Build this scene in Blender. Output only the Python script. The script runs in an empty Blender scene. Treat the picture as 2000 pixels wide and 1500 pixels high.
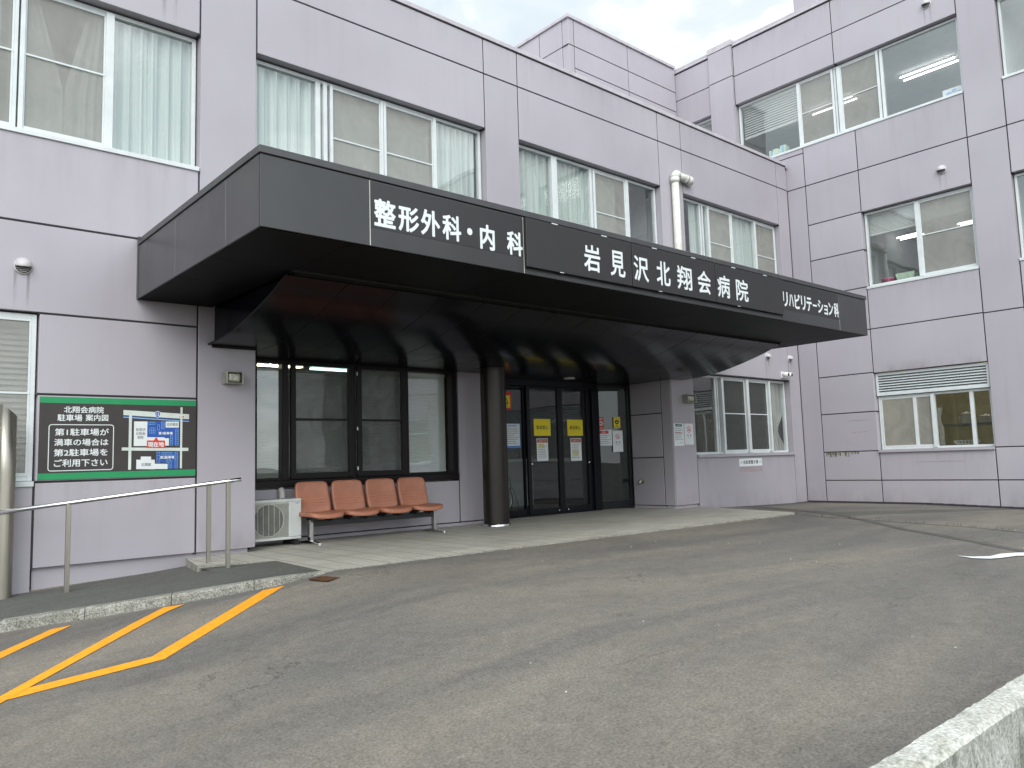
import bpy, bmesh, math, random
from mathutils import Vector, Matrix, noise as mnoise
random.seed(7)
S = bpy.context.scene
COL = S.collection

# ------------------------------------------------------------------ camera
cam = bpy.data.cameras.new("camera")
cam.sensor_width = 36.0
cam.lens = 36.0 * 1527.05 / 2000.0
cam.clip_start = 0.05
cam.clip_end = 3000
camo = bpy.data.objects.new("camera", cam)
COL.objects.link(camo)
yaw, pitch, roll = 0.716927, 0.0991478, -0.0303956
cy, sy, cp, sp, cr, sr = math.cos(yaw), math.sin(yaw), math.cos(pitch), math.sin(pitch), math.cos(roll), math.sin(roll)
fwd = Vector((sy * cp, cy * cp, sp))
r0 = Vector((cy, -sy, 0))
u0_ = r0.cross(fwd)
rgt = r0 * cr + u0_ * sr
up = u0_ * cr - r0 * sr
m = Matrix((rgt, up, -fwd)).transposed().to_4x4()
m.translation = (0, 0, 0.95)
camo.matrix_world = m
S.camera = camo

# ------------------------------------------------------------------ light, sky, exposure
SUN = Vector((-0.50, -0.62, 0.62)).normalized()
ELEV = math.asin(SUN.z)
ROT = math.atan2(SUN.x, SUN.y)
sl = bpy.data.lights.new("sun", 'SUN')
sl.energy = 1.5
sl.angle = math.radians(40)
sl.color = (1.0, 0.97, 0.93)
so = bpy.data.objects.new("sun", sl)
COL.objects.link(so)
so.rotation_euler = SUN.to_track_quat('Z', 'Y').to_euler()
W = bpy.data.worlds.new("World")
S.world = W
W.use_nodes = True
nt = W.node_tree
nt.nodes.clear()
def N(t, kind, **kw):
    n = t.nodes.new(kind)
    for k, v in kw.items():
        setattr(n, k, v)
    return n
out = N(nt, 'ShaderNodeOutputWorld')
bg = N(nt, 'ShaderNodeBackground')
bg.inputs[1].default_value = 0.1
sky = N(nt, 'ShaderNodeTexSky', sky_type='NISHITA', sun_disc=False, sun_elevation=ELEV, sun_rotation=ROT)
tc = N(nt, 'ShaderNodeTexCoord')
mp = N(nt, 'ShaderNodeMapping')
mp.inputs['Scale'].default_value = (1.0, 1.0, 2.0)
mp.inputs['Location'].default_value = (0.35, 0.2, 0.0)
ns = N(nt, 'ShaderNodeTexNoise')
ns.inputs['Scale'].default_value = 4.2
ns.inputs['Detail'].default_value = 7
ns.inputs['Roughness'].default_value = 0.55
ns.inputs['Distortion'].default_value = 0.4
rp = N(nt, 'ShaderNodeValToRGB')
rp.color_ramp.elements[0].position = 0.38
rp.color_ramp.elements[0].color = (6.3, 7.05, 7.45, 1)
rp.color_ramp.elements[1].position = 0.64
rp.color_ramp.elements[1].color = (11.0, 11.4, 11.5, 1)
e = rp.color_ramp.elements.new(0.5)
e.color = (7.1, 7.7, 8.0, 1)
mx = N(nt, 'ShaderNodeMixRGB')
mx.inputs[0].default_value = 0.86
# the overcast is brighter round the hidden sun
dt = N(nt, 'ShaderNodeVectorMath', operation='DOT_PRODUCT')
dt.inputs[1].default_value = SUN
nt.links.new(tc.outputs['Generated'], dt.inputs[0])
gl = N(nt, 'ShaderNodeMapRange', interpolation_type='SMOOTHSTEP')
gl.inputs['From Min'].default_value = -0.3
gl.inputs['From Max'].default_value = 1.0
gl.inputs['To Min'].default_value = 1.12
gl.inputs['To Max'].default_value = 2.1
nt.links.new(dt.outputs['Value'], gl.inputs['Value'])
gm = N(nt, 'ShaderNodeMixRGB', blend_type='MULTIPLY')
gm.inputs[0].default_value = 1.0
for a, b in ((tc.outputs['Generated'], mp.inputs[0]), (mp.outputs[0], ns.inputs['Vector']), (ns.outputs[0], rp.inputs[0]),
             (sky.outputs[0], mx.inputs[1]), (rp.outputs[0], mx.inputs[2]), (mx.outputs[0], gm.inputs[1]), (gl.outputs[0], gm.inputs[2]), (gm.outputs[0], bg.inputs[0]), (bg.outputs[0], out.inputs[0])):
    nt.links.new(a, b)
S.view_settings.view_transform = 'Standard'
S.view_settings.look = 'None'
S.view_settings.exposure = 0.33
S.view_settings.gamma = 1
S.render.engine = 'CYCLES'
S.cycles.use_denoising = True
S.cycles.max_bounces = 8
S.cycles.transparent_max_bounces = 16
S.cycles.caustics_reflective = False
S.cycles.caustics_refractive = False

# ------------------------------------------------------------------ materials
def base_mat(name, color, rough=0.5, metal=0.0, spec=0.5):
    m = bpy.data.materials.new(name)
    m.use_nodes = True
    b = m.node_tree.nodes['Principled BSDF']
    b.inputs['Base Color'].default_value = (*color, 1)
    b.inputs['Roughness'].default_value = rough
    b.inputs['Metallic'].default_value = metal
    b.inputs['Specular IOR Level'].default_value = spec
    return m, m.node_tree, b

def noise_node(t, scale, detail=4, vec=None, rough=0.5, mscale=None, dist=0.0, rot=None):
    n = N(t, 'ShaderNodeTexNoise')
    n.inputs['Scale'].default_value = scale
    n.inputs['Detail'].default_value = detail
    n.inputs['Roughness'].default_value = rough
    n.inputs['Distortion'].default_value = dist
    g = N(t, 'ShaderNodeNewGeometry')
    src = g.outputs['Position']
    if mscale or rot:
        q = N(t, 'ShaderNodeMapping')
        if mscale:
            q.inputs['Scale'].default_value = mscale
        if rot:
            q.inputs['Rotation'].default_value = rot
        t.links.new(src, q.inputs[0])
        src = q.outputs[0]
    t.links.new(src, n.inputs['Vector'])
    return n

def ramp(t, src, p0, c0, p1, c1):
    r = N(t, 'ShaderNodeValToRGB')
    r.color_ramp.elements[0].position = p0
    r.color_ramp.elements[0].color = (*c0, 1) if len(c0) == 3 else c0
    r.color_ramp.elements[1].position = p1
    r.color_ramp.elements[1].color = (*c1, 1) if len(c1) == 3 else c1
    t.links.new(src, r.inputs[0])
    return r

def mixc(t, fac, a, b, mode='MIX'):
    x = N(t, 'ShaderNodeMixRGB', blend_type=mode)
    for s, i in ((fac, 0), (a, 1), (b, 2)):
        if hasattr(s, 'links'):
            t.links.new(s, x.inputs[i])
        elif isinstance(s, (int, float)):
            x.inputs[i].default_value = s
        else:
            x.inputs[i].default_value = (*s, 1)
    return x.outputs[0]

def bump(t, b, src, strength, dist=0.01):
    n = N(t, 'ShaderNodeBump')
    n.inputs['Strength'].default_value = strength
    n.inputs['Distance'].default_value = dist
    t.links.new(src, n.inputs['Height'])
    t.links.new(n.outputs[0], b.inputs['Normal'])

def simple(name, color, rough=0.5, metal=0.0, vary=0.12, scale=6.0, spec=0.5, bmp=0.0, mscale=None, warp=0.0):
    m, t, b = base_mat(name, color, rough, metal, spec)
    n = noise_node(t, scale, 5, mscale=mscale)
    lo = tuple(c * (1 - vary) for c in color)
    hi = tuple(min(1, c * (1 + vary)) for c in color)
    r = ramp(t, n.outputs[0], 0.3, lo, 0.7, hi)
    t.links.new(r.outputs[0], b.inputs['Base Color'])
    if warp:
        n2 = noise_node(t, 1.7, 2)
        bump(t, b, n2.outputs[0], warp, 0.06)
    if bmp:
        n2 = noise_node(t, 180, 3)
        bump(t, b, n2.outputs[0], bmp, 0.003)
    return m

def make_wall():
    m, t, b = base_mat('lilac_panel', (0.5, 0.47, 0.53), 0.42)
    n1 = noise_node(t, 0.55, 4)
    c = ramp(t, n1.outputs[0], 0.3, (0.368, 0.344, 0.380), 0.7, (0.420, 0.396, 0.432)).outputs[0]
    n2 = noise_node(t, 1.0, 5, mscale=(7, 7, 0.35))
    f = ramp(t, n2.outputs[0], 0.56, (0, 0, 0), 0.8, (0.22, 0.22, 0.22)).outputs[0]
    c = mixc(t, f, c, (0.30, 0.265, 0.27))
    n3 = noise_node(t, 3.0, 8, rough=0.7)
    f3 = ramp(t, n3.outputs[0], 0.62, (0, 0, 0), 0.8, (0.3, 0.3, 0.3)).outputs[0]
    c = mixc(t, f3, c, (0.33, 0.295, 0.30))
    at = N(t, 'ShaderNodeAttribute', attribute_name='tint')
    ad = N(t, 'ShaderNodeMath', operation='ADD')
    ad.inputs[1].default_value = 1.0
    t.links.new(at.outputs['Fac'], ad.inputs[0])
    c = mixc(t, 1.0, c, ad.outputs[0], 'MULTIPLY')
    t.links.new(c, b.inputs['Base Color'])
    n4 = noise_node(t, 1.6, 3)
    bump(t, b, n4.outputs[0], 0.10, 0.05)
    return m

def glass_mat(name, tint, f0=0.09, rough=0.0):
    m = bpy.data.materials.new(name)
    m.use_nodes = True
    t = m.node_tree
    t.nodes.clear()
    o = N(t, 'ShaderNodeOutputMaterial')
    lw = N(t, 'ShaderNodeLayerWeight')
    lw.inputs[0].default_value = 0.5
    pw = N(t, 'ShaderNodeMath', operation='POWER')
    pw.inputs[1].default_value = 4.2
    t.links.new(lw.outputs['Facing'], pw.inputs[0])
    fr = N(t, 'ShaderNodeMath', operation='MULTIPLY_ADD')
    fr.inputs[1].default_value = 1 - f0
    fr.inputs[2].default_value = f0
    t.links.new(pw.outputs[0], fr.inputs[0])
    tr = N(t, 'ShaderNodeBsdfTransparent')
    tr.inputs[0].default_value = (*tint, 1)
    gl = N(t, 'ShaderNodeBsdfGlossy')
    gl.inputs['Roughness'].default_value = rough
    gl.inputs[0].default_value = (0.95, 0.97, 0.97, 1)
    n = noise_node(t, 1.3, 2)
    bp = N(t, 'ShaderNodeBump')
    bp.inputs['Strength'].default_value = 0.05
    bp.inputs['Distance'].default_value = 0.05
    t.links.new(n.outputs[0], bp.inputs['Height'])
    t.links.new(bp.outputs[0], gl.inputs['Normal'])
    mixn = N(t, 'ShaderNodeMixShader')
    t.links.new(fr.outputs[0], mixn.inputs[0])
    t.links.new(tr.outputs[0], mixn.inputs[1])
    t.links.new(gl.outputs[0], mixn.inputs[2])
    t.links.new(mixn.outputs[0], o.inputs[0])
    return m

def screen_mat(name, color, op):
    m = bpy.data.materials.new(name)
    m.use_nodes = True
    t = m.node_tree
    b = t.nodes['Principled BSDF']
    b.inputs['Base Color'].default_value = (*color, 1)
    b.inputs['Roughness'].default_value = 0.9
    b.inputs['Specular IOR Level'].default_value = 0.1
    n = noise_node(t, 2.2, 4, dist=2.0)
    r = ramp(t, n.outputs[0], 0.3, (op - .07,) * 3, 0.7, (op + .07,) * 3)
    t.links.new(r.outputs[0], b.inputs['Alpha'])
    return m

def cloth_mat(name, color, transl=0.35):
    m = bpy.data.materials.new(name)
    m.use_nodes = True
    t = m.node_tree
    t.nodes.clear()
    o = N(t, 'ShaderNodeOutputMaterial')
    d = N(t, 'ShaderNodeBsdfDiffuse')
    tl = N(t, 'ShaderNodeBsdfTranslucent')
    n = noise_node(t, 1.0, 4, mscale=(16, 16, 0.35))
    lo = tuple(c * 0.80 for c in color)  # fold shading painted into the cloth colour as darker vertical streaks
    r = ramp(t, n.outputs[0], 0.35, lo, 0.65, color)
    t.links.new(r.outputs[0], d.inputs[0])
    t.links.new(r.outputs[0], tl.inputs[0])
    mixn = N(t, 'ShaderNodeMixShader')
    mixn.inputs[0].default_value = transl
    t.links.new(d.outputs[0], mixn.inputs[1])
    t.links.new(tl.outputs[0], mixn.inputs[2])
    t.links.new(mixn.outputs[0], o.inputs[0])
    return m

def emit_mat(name, color, power):
    m, t, b = base_mat(name, (0.8, 0.8, 0.8), 0.5)
    b.inputs['Emission Color'].default_value = (*color, 1)
    b.inputs['Emission Strength'].default_value = power
    return m

def asphalt_mat(name, tan, gray, dark, fleck=1.0):
    m, t, b = base_mat(name, gray, 0.82, 0, 0.35)
    a = noise_node(t, 0.36, 6, rough=0.6, mscale=(0.42, 1.9, 1), dist=0.6, rot=(0, 0, 0.25))
    c = ramp(t, a.outputs[0], 0.40, gray, 0.62, tan).outputs[0]
    # fine cracks
    vc = N(t, 'ShaderNodeTexVoronoi', feature='DISTANCE_TO_EDGE')
    vc.inputs['Scale'].default_value = 0.55
    gq = N(t, 'ShaderNodeNewGeometry')
    wq = noise_node(t, 2.4, 6, rough=0.65)
    t.links.new(mixc(t, 0.55, gq.outputs['Position'], wq.outputs['Color'], 'ADD'), vc.inputs['Vector'])
    ck = ramp(t, vc.outputs['Distance'], 0.0012, (1, 1, 1), 0.0035, (0, 0, 0)).outputs[0]
    cg = noise_node(t, 0.7, 4)
    ck = mixc(t, 1.0, ck, ramp(t, cg.outputs[0], 0.48, (0, 0, 0), 0.60, (0.8 * fleck,) * 3).outputs[0], 'MULTIPLY')
    c = mixc(t, ck, c, (0.03, 0.028, 0.026))
    # oil patches
    ol = noise_node(t, 0.75, 5, mscale=(0.6, 1.5, 1), rough=0.6)
    c = mixc(t, ramp(t, ol.outputs[0], 0.64, (0, 0, 0), 0.70, (0.32 * fleck,) * 3).outputs[0], c, (0.072, 0.063, 0.062))
    a2 = noise_node(t, 0.8, 8, rough=0.65, dist=0.3)
    f = ramp(t, a2.outputs[0], 0.50, (0, 0, 0), 0.72, (0.55, 0.55, 0.55)).outputs[0]
    c = mixc(t, f, c, dark)
    a3 = noise_node(t, 70, 7, rough=0.8)
    c = mixc(t, 1.0, c, ramp(t, a3.outputs[0], 0.36, (0.58, 0.58, 0.58), 0.64, (1.42, 1.41, 1.39)).outputs[0], 'MULTIPLY')
    a5 = noise_node(t, 9, 6, rough=0.7)
    c = mixc(t, 1.0, c, ramp(t, a5.outputs[0], 0.3, (0.86, 0.86, 0.86), 0.7, (1.12, 1.12, 1.12)).outputs[0], 'MULTIPLY')
    nd = noise_node(t, 30, 3, rough=0.6, dist=1.6, mscale=(0.7, 1.25, 1), rot=(0, 0, 0.4))
    fl = ramp(t, nd.outputs[0], 0.655, (0, 0, 0), 0.70, (1, 1, 1)).outputs[0]
    gate = noise_node(t, 1.7, 5, rough=0.7)
    gt = ramp(t, gate.outputs[0], 0.44, (0, 0, 0), 0.62, (0.80 * fleck,) * 3).outputs[0]
    ff = mixc(t, 1.0, fl, gt, 'MULTIPLY')
    c = mixc(t, ff, c, (0.022, 0.021, 0.02))
    t.links.new(c, b.inputs['Base Color'])
    a4 = noise_node(t, 120, 5, rough=0.8)
    bump(t, b, a4.outputs[0], 0.55, 0.006)
    return m

def tile_mat():
    m, t, b = base_mat('porch_tile', (0.33, 0.32, 0.28), 0.6)
    g = N(t, 'ShaderNodeNewGeometry')
    br = N(t, 'ShaderNodeTexBrick')
    br.inputs['Color1'].default_value = (0.455, 0.442, 0.385, 1)
    br.inputs['Color2'].default_value = (0.53, 0.515, 0.455, 1)
    br.inputs['Mortar'].default_value = (0.15, 0.14, 0.12, 1)
    br.inputs['Scale'].default_value = 1.0
    br.inputs['Mortar Size'].default_value = 0.007
    br.inputs['Brick Width'].default_value = 0.30
    br.inputs['Row Height'].default_value = 0.10
    br.offset = 0.0
    t.links.new(g.outputs['Position'], br.inputs['Vector'])
    n = noise_node(t, 1.2, 6, rough=0.6)
    c = mixc(t, 1.0, br.outputs[0], ramp(t, n.outputs[0], 0.3, (0.8, 0.8, 0.78), 0.7, (1.12, 1.12, 1.1)).outputs[0], 'MULTIPLY')
    t.links.new(c, b.inputs['Base Color'])
    bump(t, b, br.outputs['Fac'], -0.4, 0.004)
    return m

def concrete_mat(name, c0, c1, stain, amount=0.5, grain=70, gr=(0.55, 1.35)):
    m, t, b = base_mat(name, c0, 0.9, 0, 0.2)
    n1 = noise_node(t, 5, 8, rough=0.7)
    c = ramp(t, n1.outputs[0], 0.35, c0, 0.65, c1).outputs[0]
    n2 = noise_node(t, 3.0, 7, mscale=(3.5, 3.5, 0.7), rough=0.6)
    f = ramp(t, n2.outputs[0], 0.52, (0, 0, 0), 0.68, (amount,) * 3).outputs[0]
    c = mixc(t, f, c, stain)
    n3 = noise_node(t, grain, 5, rough=0.7)
    c = mixc(t, 1.0, c, ramp(t, n3.outputs[0], 0.34, (gr[0],) * 3, 0.66, (gr[1],) * 3).outputs[0], 'MULTIPLY')
    t.links.new(c, b.inputs['Base Color'])
    bump(t, b, n3.outputs[0], 0.6, 0.008)
    return m

def grime_mat(name, color, strength, up, sx=9.0, lo=0.42, hi=0.70):
    m = bpy.data.materials.new(name)
    m.use_nodes = True
    t = m.node_tree
    b = t.nodes['Principled BSDF']
    b.inputs['Base Color'].default_value = (*color, 1)
    b.inputs['Roughness'].default_value = 0.9
    b.inputs['Specular IOR Level'].default_value = 0.1
    tc_ = N(t, 'ShaderNodeTexCoord')
    sp_ = N(t, 'ShaderNodeSeparateXYZ')
    t.links.new(tc_.outputs['Generated'], sp_.inputs[0])
    fade = ramp(t, sp_.outputs['Z'], 0.0, (1, 1, 1) if up else (0, 0, 0), 1.0, (0, 0, 0) if up else (1, 1, 1)).outputs[0]
    n = noise_node(t, 1.0, 6, mscale=(sx, sx, sx * (0.45 if up else 0.09)), rough=0.65)
    f = ramp(t, n.outputs[0], lo, (0, 0, 0), hi, (strength,) * 3).outputs[0]
    a = mixc(t, 1.0, fade, f, 'MULTIPLY')
    t.links.new(a, b.inputs['Alpha'])
    return m

M = {}
M['streak'] = grime_mat('rain_streaks', (0.14, 0.115, 0.11), 0.09, False, 11.0, 0.45, 0.75)
M['splash'] = grime_mat('splash_dirt', (0.15, 0.115, 0.10), 0.24, True, 3.5, 0.40, 0.75)
M['drip'] = grime_mat('vent_drip', (0.12, 0.10, 0.095), 0.42, False, 26.0, 0.35, 0.65)
M['smudge'] = grime_mat('lamp_smudge', (0.07, 0.06, 0.05), 0.55, False, 9.0, 0.40, 0.65)
M['wall'] = make_wall()
M['joint'] = simple('joint_sealant', (0.035, 0.033, 0.038), 0.8)
M['coping'] = simple('coping_metal', (0.47, 0.44, 0.47), 0.35, 0.0)
M['alu'] = simple('white_aluminium', (0.62, 0.66, 0.66), 0.4, 0.0, 0.06)
M['alu_dark'] = simple('grey_aluminium', (0.20, 0.21, 0.21), 0.4)
M['bronze'] = simple('bronze_frame', (0.010, 0.0075, 0.007), 0.38, spec=0.22)
M['black'] = simple('black_frame', (0.0055, 0.006, 0.009), 0.3, spec=0.25)
M['glass'] = glass_mat('window_glass', (0.90, 0.935, 0.92), 0.15)
M['glass_door'] = glass_mat('door_glass', (0.60, 0.65, 0.63), 0.06)
M['screen'] = screen_mat('insect_screen', (0.38, 0.375, 0.345), 0.56)
M['screen_dark'] = screen_mat('dark_screen', (0.10, 0.105, 0.10), 0.60)
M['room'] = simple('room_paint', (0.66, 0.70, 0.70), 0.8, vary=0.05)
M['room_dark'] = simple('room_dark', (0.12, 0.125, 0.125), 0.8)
M['room_yellow'] = simple('kitchen_wall', (0.36, 0.335, 0.215), 0.6)
M['curtain'] = cloth_mat('curtain_cloth', (0.78, 0.85, 0.82), 0.25)
M['curtain_grey'] = cloth_mat('curtain_grey', (0.66, 0.66, 0.63))
M['blind'] = simple('blind_slat', (0.62, 0.63, 0.60), 0.5, vary=0.05)
M['fascia'] = simple('charcoal_metal', (0.036, 0.036, 0.0375), 0.30, 0.0, 0.16, 1.3, warp=0.12)
M['fascia_sign'] = simple('sign_face', (0.023, 0.0215, 0.023), 0.40, 0.0, 0.06, 0.9)
M['cap'] = simple('canopy_cap', (0.055, 0.055, 0.058), 0.4)
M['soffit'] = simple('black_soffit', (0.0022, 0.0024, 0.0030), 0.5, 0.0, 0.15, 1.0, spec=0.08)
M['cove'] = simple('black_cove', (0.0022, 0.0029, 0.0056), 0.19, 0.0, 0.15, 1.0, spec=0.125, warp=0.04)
M['letter'] = simple('white_letter', (0.70, 0.74, 0.74), 0.4, vary=0.03)
M['column'] = simple('column_metal', (0.020, 0.0155, 0.0125), 0.34, 0.35, 0.10, 1.0)
M['steel'] = simple('brushed_steel', (0.36, 0.34, 0.29), 0.36, 0.9, 0.12, 2.0, mscale=(20, 20, 1))
M['chrome'] = simple('bright_steel', (0.62, 0.62, 0.62), 0.16, 1.0, 0.05)
M['vinyl'] = simple('salmon_vinyl', (0.43, 0.176, 0.105), 0.42, 0.0, 0.10, 7.0, bmp=0.12)
M['beam'] = simple('black_beam', (0.02, 0.023, 0.025), 0.5)
M['ac'] = simple('ac_enamel', (0.60, 0.63, 0.61), 0.45, vary=0.07)
M['ac_grill'] = simple('ac_grille', (0.46, 0.47, 0.42), 0.5)
M['dark'] = simple('dark_inside', (0.012, 0.012, 0.012), 0.9)
M['rubber'] = simple('rubber', (0.012, 0.012, 0.012), 0.8)
M['pipe'] = simple('pipe_cover', (0.66, 0.66, 0.60), 0.5)
M['vent'] = simple('vent_hood', (0.50, 0.48, 0.49), 0.45)
M['white'] = simple('white_plastic', (0.75, 0.75, 0.74), 0.4, vary=0.03)
M['paper'] = simple('white_paper', (0.74, 0.78, 0.79), 0.6, vary=0.03)
M['yellow'] = simple('yellow_paper', (0.80, 0.66, 0.03), 0.6, vary=0.05)
M['red'] = simple('red_print', (0.62, 0.045, 0.03), 0.6)
M['brick'] = simple('red_brown_print', (0.42, 0.10, 0.06), 0.6)
M['blue'] = simple('blue_print', (0.02, 0.085, 0.36), 0.6)
M['blue_line'] = simple('blue_line_print', (0.10, 0.25, 0.62), 0.6)
M['lblue'] = simple('light_blue_print', (0.25, 0.48, 0.75), 0.6)
M['green'] = simple('green_print', (0.012, 0.27, 0.095), 0.5, vary=0.04)
M['dgreen'] = simple('dark_green_print', (0.03, 0.14, 0.08), 0.6)
M['ink'] = simple('black_ink', (0.02, 0.02, 0.02), 0.6)
M['greyink'] = simple('grey_ink', (0.22, 0.23, 0.24), 0.6)
M['signdark'] = simple('sign_dark', (0.036, 0.031, 0.029), 0.45)
M['road_col'] = simple('sign_road', (0.60, 0.66, 0.61), 0.5)
M['amber'] = simple('amber_paint', (0.84, 0.325, 0.006), 0.7, vary=0.14, scale=22, bmp=0.3)
M['road_white'] = simple('road_white', (0.75, 0.76, 0.76), 0.7, vary=0.12, scale=10)
M['asphalt'] = asphalt_mat('asphalt', (0.205, 0.184, 0.153), (0.126, 0.120, 0.110), (0.124, 0.114, 0.101))
M['asphalt_old'] = asphalt_mat('old_asphalt', (0.115, 0.11, 0.095), (0.09, 0.088, 0.08), (0.065, 0.064, 0.06), 0.3)
M['walk'] = asphalt_mat('walk_asphalt', (0.112, 0.112, 0.100), (0.088, 0.09, 0.082), (0.07, 0.072, 0.064), 0.25)
M['tile'] = tile_mat()
M['kerb'] = concrete_mat('kerb_concrete', (0.20, 0.20, 0.17), (0.36, 0.355, 0.31), (0.11, 0.112, 0.085), 0.65)
M['concrete'] = concrete_mat('wall_concrete', (0.42, 0.425, 0.375), (0.62, 0.62, 0.57), (0.22, 0.225, 0.17), 0.55)
M['kerb_front'] = concrete_mat('kerb_aggregate', (0.17, 0.17, 0.145), (0.33, 0.325, 0.285), (0.09, 0.09, 0.07), 0.45, 85, (0.30, 1.75))
M['concrete_side'] = concrete_mat('stained_concrete', (0.30, 0.31, 0.27), (0.46, 0.47, 0.43), (0.10, 0.10, 0.07), 0.8)
M['rust'] = simple('rusty_iron', (0.13, 0.062, 0.032), 0.8, 0.3, 0.4, 30)
M['lampglass'] = simple('dirty_glass', (0.42, 0.42, 0.34), 0.18, 0.0, 0.45, 28)
M['lampmetal'] = simple('lamp_metal', (0.34, 0.33, 0.28), 0.4, 0.6, 0.2)
M['tube'] = emit_mat('lit_tube', (1.0, 0.97, 0.94), 5.0)
M['kitchen_fill'] = emit_mat('kitchen_fill_tube', (1.0, 0.95, 0.85), 20.0)  # strong emitter for the two added kitchen lights, which stay out of view
M['tube_warm'] = emit_mat('lit_tube_warm', (1.0, 0.90, 0.62), 9.0)
M['tube_cool'] = emit_mat('lit_tube_cool', (0.62, 1.0, 0.92), 7.0)
M['pot'] = simple('pot_aluminium', (0.6, 0.6, 0.56), 0.3, 0.35)
M['pink'] = simple('pink_plastic', (0.62, 0.08, 0.2), 0.4)
M['mint'] = simple('mint_plastic', (0.55, 0.68, 0.52), 0.4)
M['cream'] = simple('cream_plastic', (0.68, 0.66, 0.54), 0.4)
M['leaf'] = simple('grass_leaf', (0.07, 0.09, 0.03), 0.7, vary=0.3)
M['dirt'] = simple('pale_grit', (0.20, 0.185, 0.14), 0.9, vary=0.35, scale=20)
M['moss'] = simple('moss_stain', (0.13, 0.13, 0.06), 0.9, vary=0.3, scale=30)
M['mark'] = simple('glue_mark', (0.36, 0.30, 0.32), 0.7, vary=0.2, scale=20)

# ------------------------------------------------------------------ mesh builder
def PI_(u, v, w):
    return (u, v, w)
YA, XB = 8.96, 16.42
def PA(u, v, w):
    return (u, YA - w, v)
def PB(u, v, w):
    return (XB - w, u, v)
def plane_at(y):
    return lambda u, v, w: (u, y - w, v)

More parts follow.
